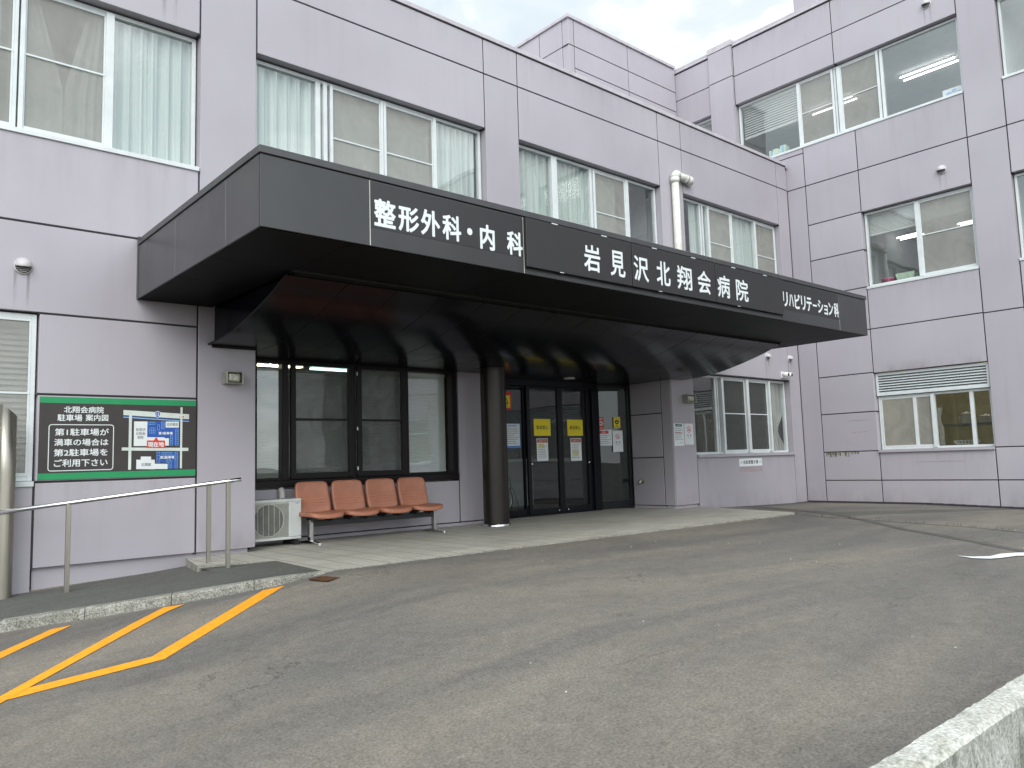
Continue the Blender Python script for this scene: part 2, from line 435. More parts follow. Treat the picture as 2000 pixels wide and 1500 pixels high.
class MB:
    def __init__(s, *mats):
        s.v, s.f, s.mi, s.sm = [], [], [], []
        s.mats = list(mats)
    def midx(s, name):
        if name not in s.mats:
            s.mats.append(name)
        return s.mats.index(name)
    def face(s, pts, mat, smooth=False):
        b = len(s.v)
        s.v.extend(pts)
        s.f.append(tuple(range(b, b + len(pts))))
        s.mi.append(s.midx(mat))
        s.sm.append(smooth)
    def box(s, a, b, mat, P=PI_):
        (x0, y0, z0), (x1, y1, z1) = a, b
        i = len(s.v)
        for x in (x0, x1):
            for y in (y0, y1):
                for z in (z0, z1):
                    s.v.append(P(x, y, z))
        for q in ((0, 1, 3, 2), (4, 6, 7, 5), (0, 4, 5, 1), (2, 3, 7, 6), (0, 2, 6, 4), (1, 5, 7, 3)):
            s.f.append(tuple(i + k for k in q))
            s.mi.append(s.midx(mat))
            s.sm.append(False)
    def geo(s, verts, faces, mat, smooth=False):
        b = len(s.v)
        s.v.extend(verts)
        k = s.midx(mat)
        for f in faces:
            s.f.append(tuple(b + i for i in f))
            s.mi.append(k)
            s.sm.append(smooth)
    def tube(s, path, r, mat, n=12, caps=True, smooth=True):
        path = [Vector(p) for p in path]
        rs = r if isinstance(r, (list, tuple)) else [r] * len(path)
        b = len(s.v)
        k = s.midx(mat)
        ref = None
        for i, p in enumerate(path):
            d = (path[min(i + 1, len(path) - 1)] - path[max(i - 1, 0)]).normalized()
            if ref is None:
                ref = d.orthogonal().normalized()
            ref = (ref - d * ref.dot(d)).normalized()
            q = d.cross(ref)
            for j in range(n):
                a = 2 * math.pi * j / n
                s.v.append(tuple(p + (ref * math.cos(a) + q * math.sin(a)) * rs[i]))
        for i in range(len(path) - 1):
            for j in range(n):
                s.f.append((b + i * n + j, b + i * n + (j + 1) % n, b + (i + 1) * n + (j + 1) % n, b + (i + 1) * n + j))
                s.mi.append(k)
                s.sm.append(smooth)
        if caps:
            s.f.append(tuple(b + j for j in range(n))[::-1])
            s.f.append(tuple(b + (len(path) - 1) * n + j for j in range(n)))
            s.mi += [k, k]
            s.sm += [False, False]
    def lathe(s, c, prof, mat, n=24, axis='Z', smooth=True):
        b = len(s.v)
        k = s.midx(mat)
        cx, cy_, cz = c
        for (r, h) in prof:
            for j in range(n):
                a = 2 * math.pi * j / n
                if axis == 'Z':
                    s.v.append((cx + r * math.cos(a), cy_ + r * math.sin(a), cz + h))
                elif axis == 'Y':
                    s.v.append((cx + r * math.cos(a), cy_ + h, cz + r * math.sin(a)))
                else:
                    s.v.append((cx + h, cy_ + r * math.cos(a), cz + r * math.sin(a)))
        for i in range(len(prof) - 1):
            for j in range(n):
                s.f.append((b + i * n + j, b + i * n + (j + 1) % n, b + (i + 1) * n + (j + 1) % n, b + (i + 1) * n + j))
                s.mi.append(k)
                s.sm.append(smooth)
    def text(s, body, u0, u1, v0, v1, w, P, mat, bold=0.0, keep=False, extr=0.0):
        vs, fs = glyphs(body, 0.0)
        r_ = bold * (v1 - v0)
        u0, u1, v0, v1 = u0 + r_, u1 - r_, v0 + r_, v1 - r_
        n_ = 1 if bold <= 0 else (12 if (v1 - v0) > .15 else 8)
        for k in range(n_ + (1 if n_ > 1 else 0)):
            a_ = 2 * math.pi * k / n_
            du, dv = (r_ * math.cos(a_), r_ * math.sin(a_)) if k < n_ and n_ > 1 else (0, 0)
            s.geo([P(u0 + a * (u1 - u0) + du, v0 + b * (v1 - v0) + dv, w + k * 3e-5) for a, b in vs], fs, mat)
    def build(s, name, parent=None, bevel=0.0, loc=None, flip=True, segs=2):
        me = bpy.data.meshes.new(name)
        me.from_pydata([tuple(p) for p in s.v], [], s.f)
        for mname in s.mats:
            me.materials.append(M[mname])
        me.polygons.foreach_set('material_index', s.mi)
        me.polygons.foreach_set('use_smooth', s.sm)
        bm = bmesh.new()
        bm.from_mesh(me)
        bmesh.ops.remove_doubles(bm, verts=bm.verts, dist=1e-5)
        if flip:
            bmesh.ops.recalc_face_normals(bm, faces=bm.faces)
        bm.to_mesh(me)
        bm.free()
        o = bpy.data.objects.new(name, me)
        COL.objects.link(o)
        if loc is not None:
            me.transform(Matrix.Translation(-Vector(loc)))
            o.location = loc
        if bevel:
            md = o.modifiers.new('bevel', 'BEVEL')
            md.width = bevel
            md.segments = segs
            md.limit_method = 'ANGLE'
            md.angle_limit = math.radians(50)
        if parent:
            attach(o, parent)
        return o

def attach(o, parent):
    o.parent = parent
    base = parent
    mat = Matrix.Translation(world_loc(parent))
    o.matrix_parent_inverse = mat.inverted()
def world_loc(o):
    # every parent here is only translated, and children keep world coordinates
    return WL.get(o.name, Vector(o.location))
WL = {}
_g = {}
def _glyph(body, bold):
    key = (body, bold)
    if key not in _g:
        c = bpy.data.curves.new('text', 'FONT')
        c.body = body
        c.offset = bold
        c.resolution_u = 3
        o = bpy.data.objects.new('text', c)
        COL.objects.link(o)
        dg = bpy.context.evaluated_depsgraph_get()
        me = bpy.data.meshes.new_from_object(o.evaluated_get(dg))
        vs = [(v.co.x, v.co.y) for v in me.vertices]
        fs = [tuple(p.vertices) for p in me.polygons]
        bpy.data.objects.remove(o)
        bpy.data.curves.remove(c)
        bpy.data.meshes.remove(me)
        x0, x1 = min(v[0] for v in vs), max(v[0] for v in vs)
        y0, y1 = min(v[1] for v in vs), max(v[1] for v in vs)
        _g[key] = ([((x - x0) / (x1 - x0), (y - y0) / (y1 - y0)) for x, y in vs], fs, (x1 - x0, y1 - y0))
    return _g[key]
def glyphs(body, bold):
    return _glyph(body, bold)[:2]
def glyph_size(body, bold):
    return _glyph(body, bold)[2]

def tag(o, label, cat, group=None):
    o['label'] = label
    o['category'] = cat
    if group:
        o['group'] = group
    return o
def struct(o):
    o['kind'] = 'structure'
    return o
def empty(name, loc, label=None, cat=None, group=None):
    o = bpy.data.objects.new(name, None)
    o.empty_display_size = 0.1
    o.location = loc
    COL.objects.link(o)
    WL[o.name] = Vector(loc)
    if label:
        tag(o, label, cat, group)
    return o

# ================================================================== GROUND
def zg(x, y):
    return -0.01 - 0.1 * min(max(3.6 - x, 0), 2.9) - 0.002 * min(max(x - 3.6, 0), 8.4) - 0.026 * min(max(x - 12, 0), 6) - 0.03 * min(max(6.5 - y, 0), 9)
def grid_sheet(name, mat, xs, ys, zf):
    b = MB(mat)
    nx = len(xs)
    vs = [(x, y, zf(x, y)) for y in ys for x in xs]
    fs = [(j * nx + i, j * nx + i + 1, (j + 1) * nx + i + 1, (j + 1) * nx + i) for j in range(len(ys) - 1) for i in range(nx - 1)]
    b.geo(vs, fs, mat, True)
    return b
xs = [-400, -120, -40, -15, -6, -3, -1, 0, 0.7] + [1 + 0.2 * i for i in range(16)] + [4.25, 4.5, 6, 8, 10, 12, 14, 16.6, 20, 26, 60, 200, 500]
ys = [1.10, 1.6, 2.2, 3, 4, 5, 5.5, 6, 6.5, 7, 7.5, 8, 9.2, 12, 40, 200, 600]
struct(grid_sheet('parking_lot', 'asphalt', xs, ys, lambda x, y: zg(x, y) - (0.16 if y >= 8 and x <= 3.3 else 0)).build('parking_lot'))
b = MB('asphalt_old')
b.face([(-500, -600, -0.62), (500, -600, -0.62), (500, 1.10, -0.62), (-500, 1.10, -0.62)], 'asphalt_old')
struct(b.build('street'))
def drape(name, mat, polys, dz=0.004, kind=True):
    b = MB(mat)
    for p in polys:
        b.face([(x, y, zg(x, y) + dz) for x, y in p], mat)
    o = b.build(name)
    return struct(o) if kind else o
# the older strip of asphalt along the side wing, and the seam with weeds between
ed = [(16.6, 9.0), (13.6, 8.9), (12.6, 7.2), (11.869, 5.971), (11.187, 5.184), (10.551, 4.495), (10.164, 3.911), (9.776, 3.386), (9.498, 3.042), (9.247, 2.731), (8.7, 2.0), (8.3, 1.3), (16.6, 1.3)]
tri = MB('asphalt_old')
cpt = (16.6, 5.0)
for i in range(len(ed) - 1):
    a_, c_ = ed[i], ed[i + 1]
    for k in range(4):
        def L(t0):
            return ((a_[0] * (1 - t0) + c_[0] * t0), (a_[1] * (1 - t0) + c_[1] * t0))
        p, q = L(k / 4), L((k + 1) / 4)
        tri.face([(*cpt, zg(*cpt) + 0.004), (*p, zg(*p) + 0.004), (*q, zg(*q) + 0.004)], 'asphalt_old')
struct(tri.build('pavement'))
seam = [(11.9, 6.62), (11.55, 6.1), (11.60, 5.561), (11.57, 5.076), (11.525, 4.624), (11.50, 4.275), (11.48, 3.967), (11.393, 3.63), (11.29, 3.314), (11.15, 2.9), (11.0, 2.5)]
b = MB('dirt')
for i in range(len(seam) - 1):
    (xa, ya), (xb_, yb) = seam[i], seam[i + 1]
    wd = 0.022
    b.face([(xa - wd, ya, zg(xa, ya) + 0.010), (xb_ - wd, yb, zg(xb_, yb) + 0.010), (xb_ + wd, yb, zg(xb_, yb) + 0.010), (xa + wd, ya, zg(xa, ya) + 0.010)], 'dirt')
struct(b.build('gutter'))
b = MB('leaf')
for i in range(40):
    k = random.randrange(1, len(seam) - 1)
    t_ = random.random()
    x = seam[k][0] * (1 - t_) + seam[k + 1][0] * t_ + random.gauss(0, 0.015) if k + 1 < len(seam) else seam[k][0]
    y = seam[k][1] * (1 - t_) + seam[k + 1][1] * t_
    z = zg(x, y) + 0.01
    for j in range(6):
        a = random.uniform(0, 6.28)
        h = random.uniform(0.012, 0.04)
        dx, dy = math.cos(a) * h * 0.6, math.sin(a) * h * 0.6
        b.face([(x - dy * .12, y + dx * .12, z), (x + dy * .12, y - dx * .12, z), (x + dx, y + dy, z + h)], 'leaf')
g = b.build('grass', flip=False)
g['kind'] = 'stuff'

# painted markings
def strip(pts):
    out_ = []
    for i in range(len(pts) - 1):
        out_.append([pts[i][0], pts[i + 1][0], pts[i + 1][1], pts[i][1]])
    return out_
def sub(a, c, n=6):
    return [((a[0][0] * (1 - k / n) + c[0][0] * k / n, a[0][1] * (1 - k / n) + c[0][1] * k / n),
             (a[1][0] * (1 - k / n) + c[1][0] * k / n, a[1][1] * (1 - k / n) + c[1][1] * k / n)) for k in range(n + 1)]
m1 = strip([((3.022, 6.579), (3.030, 6.570))] + sub(((2.853, 6.599), (2.900, 6.450)), ((1.624, 5.494), (1.700, 5.395)), 8)[0:] + sub(((1.624, 5.494), (1.661, 5.358)), ((0.947, 5.544), (0.785, 5.419)), 5))
drape('road_marking', 'amber', m1)
m2 = strip([((2.250, 6.796), (2.256, 6.790))] + sub(((2.118, 6.869), (2.100, 6.680)), ((0.799, 5.523), (0.947, 5.544)), 8) + sub(((0.799, 5.523), (0.947, 5.544)), ((0.40, 5.15), (0.60, 5.20)), 2))
drape('road_marking', 'amber', m2, 0.0055)
m3 = strip([((1.469, 7.029), (1.475, 7.022))] + sub(((1.343, 7.057), (1.340, 6.885)), ((0.953, 6.647), (0.925, 6.444)), 3) + sub(((0.953, 6.647), (0.925, 6.444)), ((0.40, 6.10), (0.40, 5.88)), 2))
drape('road_marking', 'amber', m3)
drape('road_marking', 'road_white', strip([((8.51, 3.098), (8.50, 3.085)), ((8.539, 2.975), (8.44, 2.925)), ((8.70, 2.868), (8.52, 2.802)), ((8.964, 2.853), (8.66, 2.752)), ((9.152, 2.772), (8.91, 2.695)), ((9.80, 2.30), (9.55, 2.22))]), 0.009)
drape('road_marking', 'dirt', strip([((1.735, 5.434), (1.735, 5.430)), ((2.10, 5.412), (2.10, 5.407)), ((2.77, 5.291), (2.77, 5.287)), ((3.50, 5.152), (3.50, 5.149)), ((4.3, 5.06), (4.3, 5.058))]), 0.0045)

# porch, sloping walkway and kerb
b = MB('tile')
pp = [(3.478, 6.72), (11.70, 6.62), (11.80, 6.75), (12.30, 8.5), (12.42, 8.99), (12.42, 10.6), (3.6, 10.6), (3.0, 9.0), (2.845, 8.2), (3.55, 7.90)]
b.face([(x, y, 0.0) for x, y in pp], 'tile')
for i in range(len(pp)):
    (xa, ya), (xc, yc) = pp[i], pp[(i + 1) % len(pp)]
    b.face([(xa, ya, 0), (xc, yc, 0), (xc, yc, -0.35), (xa, ya, -0.35)], 'kerb')
b.face([(11.80, 6.75, -0.001), (11.70, 6.62, -0.001), (12.02, 6.66, -0.10), (12.12, 6.80, -0.10)], 'kerb')
struct(b.build('porch'))
kin = [(3.478, 6.735), (2.98, 6.75), (2.48, 6.955), (2.104, 7.10), (1.745, 7.25), (1.42, 7.42), (1.05, 7.56), (0.4, 7.78), (-1, 8.2), (-6, 9.6)]
def zw(x):
    return -0.002 if x > 3 else max(-0.002 - 0.095 * (3.0 - x), -0.25)
b = MB('walk')
inn = [(3.55, 7.90, -.002), (2.86, 8.19, -.030), (3.06, 9.02, -.080), (2.55, 8.985, -.116), (2.1, 8.985, -.137), (1.745, 8.985, -.157), (1.42, 8.985, -.172), (1.05, 8.985, -.188), (0.4, 8.985, -.21), (-1, 8.985, -.25)]
for i in range(len(kin) - 1):
    n_ = 5
    for k in range(n_):
        def at(j, t_):
            return (kin[j][0] * (1 - t_) + inn[j][0] * t_, kin[j][1] * (1 - t_) + inn[j][1] * t_, zw(kin[j][0]) * (1 - t_) + inn[j][2] * t_)
        b.face([at(i, k / n_), at(i + 1, k / n_), at(i + 1, (k + 1) / n_), at(i, (k + 1) / n_)], 'walk', True)
struct(b.build('walkway'))
b = MB('dirt')
for i in range(60):
    xa, xc = 3.08 - i * .05, 3.08 - (i + 1) * .05
    za, zc = (-.100 - .043 * (3.1 - x) - .006 for x in (xa, xc))
    wa = 8.985 - .035 - .025 * mnoise.noise(Vector((xa * 5, 0, 0)))
    wc = 8.985 - .035 - .025 * mnoise.noise(Vector((xc * 5, 0, 0)))
    b.face([(xa, 9.02, za + .014), (xc, 9.02, zc + .014), (xc, wc, zc + .006), (xa, wa, za + .006)], 'dirt')
    b.face([(xa, wa, za + .006), (xc, wc, zc + .006), (xc, wc - .004, zc - .03), (xa, wa - .004, za - .03)], 'dirt')
struct(b.build('gutter'))
b = MB('kerb')
pts = []
for i in range(len(kin) - 1):
    for k in range(8):
        t_ = k / 8
        pts.append((kin[i][0] * (1 - t_) + kin[i + 1][0] * t_, kin[i][1] * (1 - t_) + kin[i + 1][1] * t_))
pts.append(kin[-1])
rows = []
for i, (x, y) in enumerate(pts):
    a, c = pts[max(i - 1, 0)], pts[min(i + 1, len(pts) - 1)]
    d = Vector((c[0] - a[0], c[1] - a[1])).normalized()
    nrm = Vector((-d.y, d.x))
    if nrm.y > 0:
        nrm = -nrm
    wd = 0.14 * min(1, 0.25 + max(0, 3.5 - x) * 0.75)
    j = lambda a_: mnoise.noise(Vector((x * 9 + a_ * 7, y * 9, a_))) * 0.008
    z1 = zw(x) + 0.004
    o_ = Vector((x, y)) + nrm * wd
    rows.append([(x, y, z1), (o_.x - nrm.x * .02 + j(3), o_.y - nrm.y * .02 + j(4), z1 + j(1)), (o_.x + j(5), o_.y + j(6), z1 - 0.018 + j(2)), (o_.x + nrm.x * .02, o_.y + nrm.y * .02, zg(o_.x, o_.y) - 0.25)])
for i in range(len(rows) - 1):
    for k in range(3):
        b.face([rows[i][k], rows[i + 1][k], rows[i + 1][k + 1], rows[i][k + 1]], 'kerb' if k < 1 else 'kerb_front', k == 1)
jl = 0.0
for i in range(1, len(rows) - 1):
    jl += (Vector(pts[i]) - Vector(pts[i - 1])).length
    if jl > 0.62:
        jl = 0.0
        d = Vector((pts[i + 1][0] - pts[i][0], pts[i + 1][1] - pts[i][1])).normalized() * .007
        up_ = (Vector((0, 0, .0015)), Vector((0, -.001, .0015)), Vector((0, -.002, .001)), Vector((0, -.002, 0)))
        for k in range(3):
            p, q = Vector(rows[i][k]) + up_[k], Vector(rows[i][k + 1]) + up_[k + 1]
            b.face([tuple(p), (p.x + d.x, p.y + d.y, p.z), (q.x + d.x, q.y + d.y, q.z), tuple(q)], 'joint')
struct(b.build('kerb'))

# low concrete wall at the street
b = MB('concrete')
rows = []
nx = 420
for i in range(nx + 1):
    x = -3 + 13.0 * (i / nx)
    def nz(k, f=6.0, a=0.006):
        return mnoise.noise(Vector((x * f, k * 3.7, 1.3))) * a + mnoise.noise(Vector((x * f * 6, k * 3.7, 7.3))) * a * 0.7
    chip = max(0.0, mnoise.noise(Vector((x * 2.3, 4.4, 0))) - 0.22) * 0.10
    rows.append([(x, 1.185 + nz(1), -0.5), (x, 1.183 + nz(2), -0.018 + nz(3)), (x, 1.172 + nz(4), 0.0 + nz(5)), (x, 1.125 + nz(20), 0.002 + nz(21, 8, .004)), (x, 1.078 + nz(6) + chip * .4, 0.0 + nz(7) - chip * .25),
                 (x, 1.060 + nz(8) + chip * .5, -0.018 + nz(9) - chip * .5), (x, 1.056 + nz(10) + chip * .5, -0.075 - chip * .4 + nz(11)), (x, 1.050 + nz(12) + chip * .15, -0.13 + nz(13)), (x, 1.045 + nz(14), -0.3), (x, 1.045, -0.7)])
for i in range(nx):
    for k in range(len(rows[0]) - 1):
        b.face([rows[i][k], rows[i + 1][k], rows[i + 1][k + 1], rows[i][k + 1]], 'concrete_side' if k >= 5 else 'concrete', False)
tag(b.build('concrete_wall', loc=(4, 1.1, -0.6)), 'low weathered pale concrete wall crossing the near corner of the car park', 'wall')

# drain grate
b = MB('rust')
DG = [(3.24, 6.545), (3.40, 6.60), (3.46, 6.36), (3.30, 6.305)]
cx_, cy_ = sum(p[0] for p in DG) / 4, sum(p[1] for p in DG) / 4
zz = zg(cx_, cy_) + 0.012
def dq(s_, t_):
    x = (DG[0][0] * (1 - s_) + DG[1][0] * s_) * (1 - t_) + (DG[3][0] * (1 - s_) + DG[2][0] * s_) * t_
    y = (DG[0][1] * (1 - s_) + DG[1][1] * s_) * (1 - t_) + (DG[3][1] * (1 - s_) + DG[2][1] * s_) * t_
    return (x, y)
b.face([(*dq(0, 0), zz - .008), (*dq(1, 0), zz - .008), (*dq(1, 1), zz - .008), (*dq(0, 1), zz - .008)], 'dark')
for k in range(9):
    t0, t1 = k / 9 + 0.02, k / 9 + 0.075
    q = [dq(0, t0), dq(1, t0), dq(1, t1), dq(0, t1)]
    b.face([(*p, zz) for p in q], 'rust')
    for i in range(4):
        b.face([(*q[i], zz), (*q[(i + 1) % 4], zz), (*q[(i + 1) % 4], zz - .012), (*q[i], zz - .012)], 'rust')
for s0 in (0.0, 0.47, 0.94):
    q = [dq(s0, 0), dq(s0 + .06, 0), dq(s0 + .06, 1), dq(s0, 1)]
    b.face([(*p, zz + .001) for p in q], 'rust')
tag(b.build('drain_grate', loc=(cx_, cy_, zz)), 'small rusty iron drain grate in the asphalt at the porch corner', 'drain')

# ================================================================== BUILDING
bld = empty('hospital_building', (10, 9, 0), 'lilac panelled hospital with black entrance canopy, white framed windows and taller side wing', 'building')

def wall(name, P, panels, t=0.25, gap=0.021, parent=bld):
    b = MB('wall', 'joint')
    h = gap / 2
    for (u0, u1, v0, v1) in panels:
        b.box((u0 + h, v0 + h, -t), (u1 - h, v1 - h, 0), 'wall', P)
    n = len(panels)
    for i in range(n):
        for j in range(n):
            a, c = panels[i], panels[j]
            if abs(a[1] - c[0]) < 1e-4:
                lo, hi = max(a[2], c[2]), min(a[3], c[3])
                if hi - lo > 0.01:
                    b.box((a[1] - h - .001, lo - h + .001, -t + .01), (a[1] + h + .001, hi + h - .001, -0.010), 'joint', P)
            if abs(a[3] - c[2]) < 1e-4:
                lo, hi = max(a[0], c[0]), min(a[1], c[1])
                if hi - lo > 0.01:
                    b.box((lo - h + .002, a[3] - h - .001, -t + .012), (hi + h - .002, a[3] + h + .001, -0.012), 'joint', P)
    o = b.build(name, parent, bevel=0.004, segs=1)
    rn = random.Random(len(panels) * 13 + 5)
    at = o.data.attributes.new('tint', 'FLOAT', 'FACE')
    vals = [0.0] * len(o.data.polygons)
    for i in range(n):
        q = rn.uniform(-0.045, 0.03)
        for k in range(6):
            vals[i * 6 + k] = q
    at.data.foreach_set('value', vals)
    return o

PIL = [(-8.6, -7.9), (-4.8, -4.1), (-1.2, -0.5), (3.09, 3.78), (7.42, 8.12), (11.70, 12.42), (15.96, 16.41)]
# upper storey of the front wing
pA = []
ub = [-7.9, -4.8, -4.1, -1.2, -0.5, 3.09, 3.78, 7.42, 8.12, 11.70, 12.42, 15.96, 16.41]
for i in range(len(ub) - 1):
    pA.append((ub[i], ub[i + 1], 6.975, 7.545))
for (a, c) in ((-7.9, -4.8), (-4.1, -1.2), (-0.5, 3.09), (3.78, 7.42), (8.12, 11.70), (12.42, 15.96)):
    pA.append((a, c, 6.085, 6.975))
    if c > 3.5:
        pA.append((a, c, 2.55, 4.45))
    else:
        pA.append((a, c, 3.505, 4.45))
        pA.append((a, c, 2.585, 3.505))
for (a, c) in PIL[1:]:
    if c < 3:
        pA.append((a, c, -0.35, 6.975))
pA += [(3.09, 3.78, 0.045, 6.975), (7.42, 8.12, 2.55, 6.975), (11.70, 12.42, 2.55, 6.975), (15.96, 16.41, -0.35, 6.975)]
# ground floor, left of the porch
pA += [(-7.9, -4.8, -0.35, 2.585), (-4.1, -1.2, -0.35, 2.585), (-0.5, 1.52, -0.35, 0.89), (1.52, 3.09, 0.045, 0.89), (1.52, 3.09, 1.765, 2.585), (1.52, 3.09, 0.89, 1.765)]
# pillar between porch and lower right window, panel under that window
pA += [(12.42, 15.96, -0.35, 0.95), (11.72, 12.42, 0.05, 2.55)]
wall('front_wall', PA, pA)
# recessed plinths
b = MB('wall')
b.box((1.53, -0.35, -0.25), (3.70, 0.05, -0.055), 'wall', PA)
b.build('plinth', bld)
b = MB('wall')
b.box((11.78, -0.2, -0.25), (12.44, 0.06, -0.05), 'wall', PA)
b.build('plinth', bld)
# parapet coping
b = MB('coping', 'joint')
b.box((-8, 7.553, -0.30), (16.39, 7.620, 0.026), 'coping', PA)
b.box((-8, 7.535, -0.26), (16.385, 7.5525, 0.002), 'joint', PA)
b.box((16.36, 7.49, 0.027), (16.41, 7.575, 0.05), 'coping', PA)
b.build('coping', bld, 0.004)

# side wing: u is the depth (world Y)
pB = []
yb = [-11.9, -8.3, -7.6, -4.0, -3.3, 0.3, 0.9, 4.48, 5.16]
H = [-0.45, 0.34, 0.95]
def bay(a, c, gl=True):
    pB.extend([(a, c, 10.23, 10.98), (a, c, 9.50, 10.23), (a, c, 6.96, 7.90), (a, c, 6.035, 6.96), (a, c, 3.50, 4.40), (a, c, 2.565, 3.50), (a, c, 0.34, 0.95), (a, c, -0.45, 0.34)])
for (a, c) in ((-11.9, -8.3), (-7.6, -4.0), (-3.3, 0.3), (0.9, 4.48)):
    bay(a, c)
for (a, c) in ((-8.3, -7.6), (-4.0, -3.3), (0.3, 0.9), (4.48, 5.16)):
    for k in range(6):
        lv = [-0.45, 0.34, 0.95, 3.49, 6.955, 10.23, 10.98]
        pB.append((a, c, lv[k], lv[k + 1]))
# visible main bay
pB += [(5.16, 7.31, 2.565, 3.50), (5.16, 7.31, 3.50, 4.40), (5.16, 7.31, 6.03, 6.96), (5.16, 7.31, 0.34, 0.95), (5.16, 7.31, -0.45, 0.34),
       (5.16, 7.31, 6.96, 7.90), (7.31, 8.52, 6.96, 7.90)]
for k in range(9):
    lv = [-0.45, 0.34, 0.95, 1.77, 2.585, 3.50, 4.41, 5.22, 6.04, 6.96]
    pB.append((7.31, 8.52, lv[k], lv[k + 1]))
pB += [(8.52, 8.97, -0.45, 6.96), (8.52, 10.17, 6.96, 7.74), (8.52, 10.17, 7.74, 7.90),
       (5.16, 7.66, 9.50, 10.23), (7.66, 10.17, 9.50, 10.23), (5.16, 7.66, 10.23, 10.98), (7.66, 10.17, 10.23, 10.98),
       (10.17, 10.86, 7.0, 10.25), (10.17, 10.86, 10.25, 11.04), (10.86, 12.48, 10.25, 10.98), (10.86, 12.48, 9.50, 10.25), (10.86, 12.48, 7.0, 7.9), (11.8, 13.4, 7.9, 9.5), (12.48, 13.4, 9.5, 10.25), (12.48, 13.4, 10.25, 10.98)]
wall('side_wall', PB, pB)
b = MB('wall', 'coping', 'joint')
b.box((10.185, 7.2, 0.001), (10.845, 10.24, 0.05), 'wall', PB)
b.box((10.185, 10.262, 0.001), (10.845, 11.035, 0.05), 'wall', PB)
b.box((10.19, 10.23, 0.001), (10.84, 10.27, 0.04), 'joint', PB)
b.box((10.165, 11.05, -0.3), (10.865, 11.19, 0.06), 'coping', PB)
b.build('pilaster', bld, 0.004)
b = MB('coping', 'joint')
for a, c in ((-12, 10.16), (10.87, 13.4)):
    b.box((a, 11.0, -0.02), (c, 11.015, 0.035), 'coping', PB)
    b.box((a, 11.016, -0.30), (c, 11.09, 0.004), 'coping', PB)
    b.box((a, 11.092, -0.32), (c, 11.125, 0.005), 'coping', PB)
    b.box((a, 10.985, -0.2), (c, 11.0, 0.004), 'joint', PB)
b.build('coping', bld, 0.003)

# third-storey block standing back over the front wing, and the roofs
PK = plane_at(11.9)
pK = [(12.41, 12.60, 10.48, 11.12), (12.60, 14.50, 10.48, 11.12), (14.50, 16.40, 10.48, 11.12), (12.41, 12.60, 7.4, 10.48), (12.60, 14.50, 9.95, 10.48), (14.50, 16.40, 9.95, 10.48), (12.60, 14.50, 7.4, 9.95), (14.50, 16.40, 7.4, 9.95)]
wall('rooftop_wall', PK, pK, t=0.2)
PKs = lambda u, v, w: (12.41 - w, u, v)
wall('rooftop_wall', PKs, [(12.101, 12.87, 10.48, 11.12), (12.87, 15, 10.48, 11.12), (15, 20, 10.48, 11.12), (12.101, 12.87, 7.4, 10.48), (12.87, 15, 7.4, 10.48), (15, 20, 7.4, 10.48)], t=0.2)
b = MB('coping', 'wall')
b.box((12.37, 11.86, 11.122), (16.38, 20, 11.19), 'coping')
b.box((-8, 9.22, 7.3), (16.4, 11.88, 7.45), 'coping')
b.box((-8, 11.885, 7.3), (12.38, 20, 7.45), 'coping')
b.box((16.72, -12, 10.85), (26, 20, 10.95), 'coping')
b.box((-8, 20, -0.4), (26, 20.2, 11.0), 'wall')
b.box((26, -12, -0.4), (26.2, 20.2, 11.0), 'wall')
b.box((16.45, -12.2, -0.4), (26.2, -12.0, 11.0), 'wall')
b.box((-8.2, 9.0, -0.4), (-8.0, 20.2, 7.55), 'wall')
b.box((18.2, 4.0, 10.96), (22, 9.42, 13.4), 'wall')
b.build('roof', bld)

# rooms behind the windows
def room(P, u0, u1, v0, v1, depth, mat, floor=None, name='room', ceil=None):
    b = MB(mat)
    w0, w1 = -0.262, -depth
    c = lambda u, v, w: P(u, v, w)
    b.face([c(u0, v0, w1), c(u1, v0, w1), c(u1, v1, w1), c(u0, v1, w1)], mat)
    b.face([c(u0, v0, w0), c(u0, v1, w0), c(u0, v1, w1), c(u0, v0, w1)], mat)
    b.face([c(u1, v0, w0), c(u1, v1, w0), c(u1, v1, w1), c(u1, v0, w1)], mat)
    b.face([c(u0, v1, w0), c(u1, v1, w0), c(u1, v1, w1), c(u0, v1, w1)], ceil or mat)
    b.face([c(u0, v0, w0), c(u1, v0, w0), c(u1, v0, w1), c(u0, v0, w1)], floor or mat)
    return b.build(name, bld, flip=False)
for (a, c) in ((-4.1, -1.2), (-0.5, 3.09), (3.78, 7.42), (8.12, 11.70), (12.42, 15.96)):
    room(PA, a - .3, c + .3 if c < 15 else 16.15, 3.75, 6.35, 2.6 if c > 12 else 3.6, 'room')
room(PA, -0.7, 1.75, -0.1, 2.7, 3, 'room')
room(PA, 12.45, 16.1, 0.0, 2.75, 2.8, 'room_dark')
room(PB, 5.0, 11.75, 7.2, 9.62, 4.2, 'room')
room(PB, 5.0, 7.5, 3.7, 6.2, 4.2, 'room')
room(PB, 5.0, 7.5, 0.0, 2.7, 3.4, 'room_yellow')
for (a, c) in ((-7.6, -4.0), (-3.3, 0.3), (0.9, 4.48)):
    for z0, z1 in ((0, 2.7), (3.7, 6.2), (7.2, 9.62)):
        room(PB, a - .1, c + .1, z0, z1, 3.5, 'room')

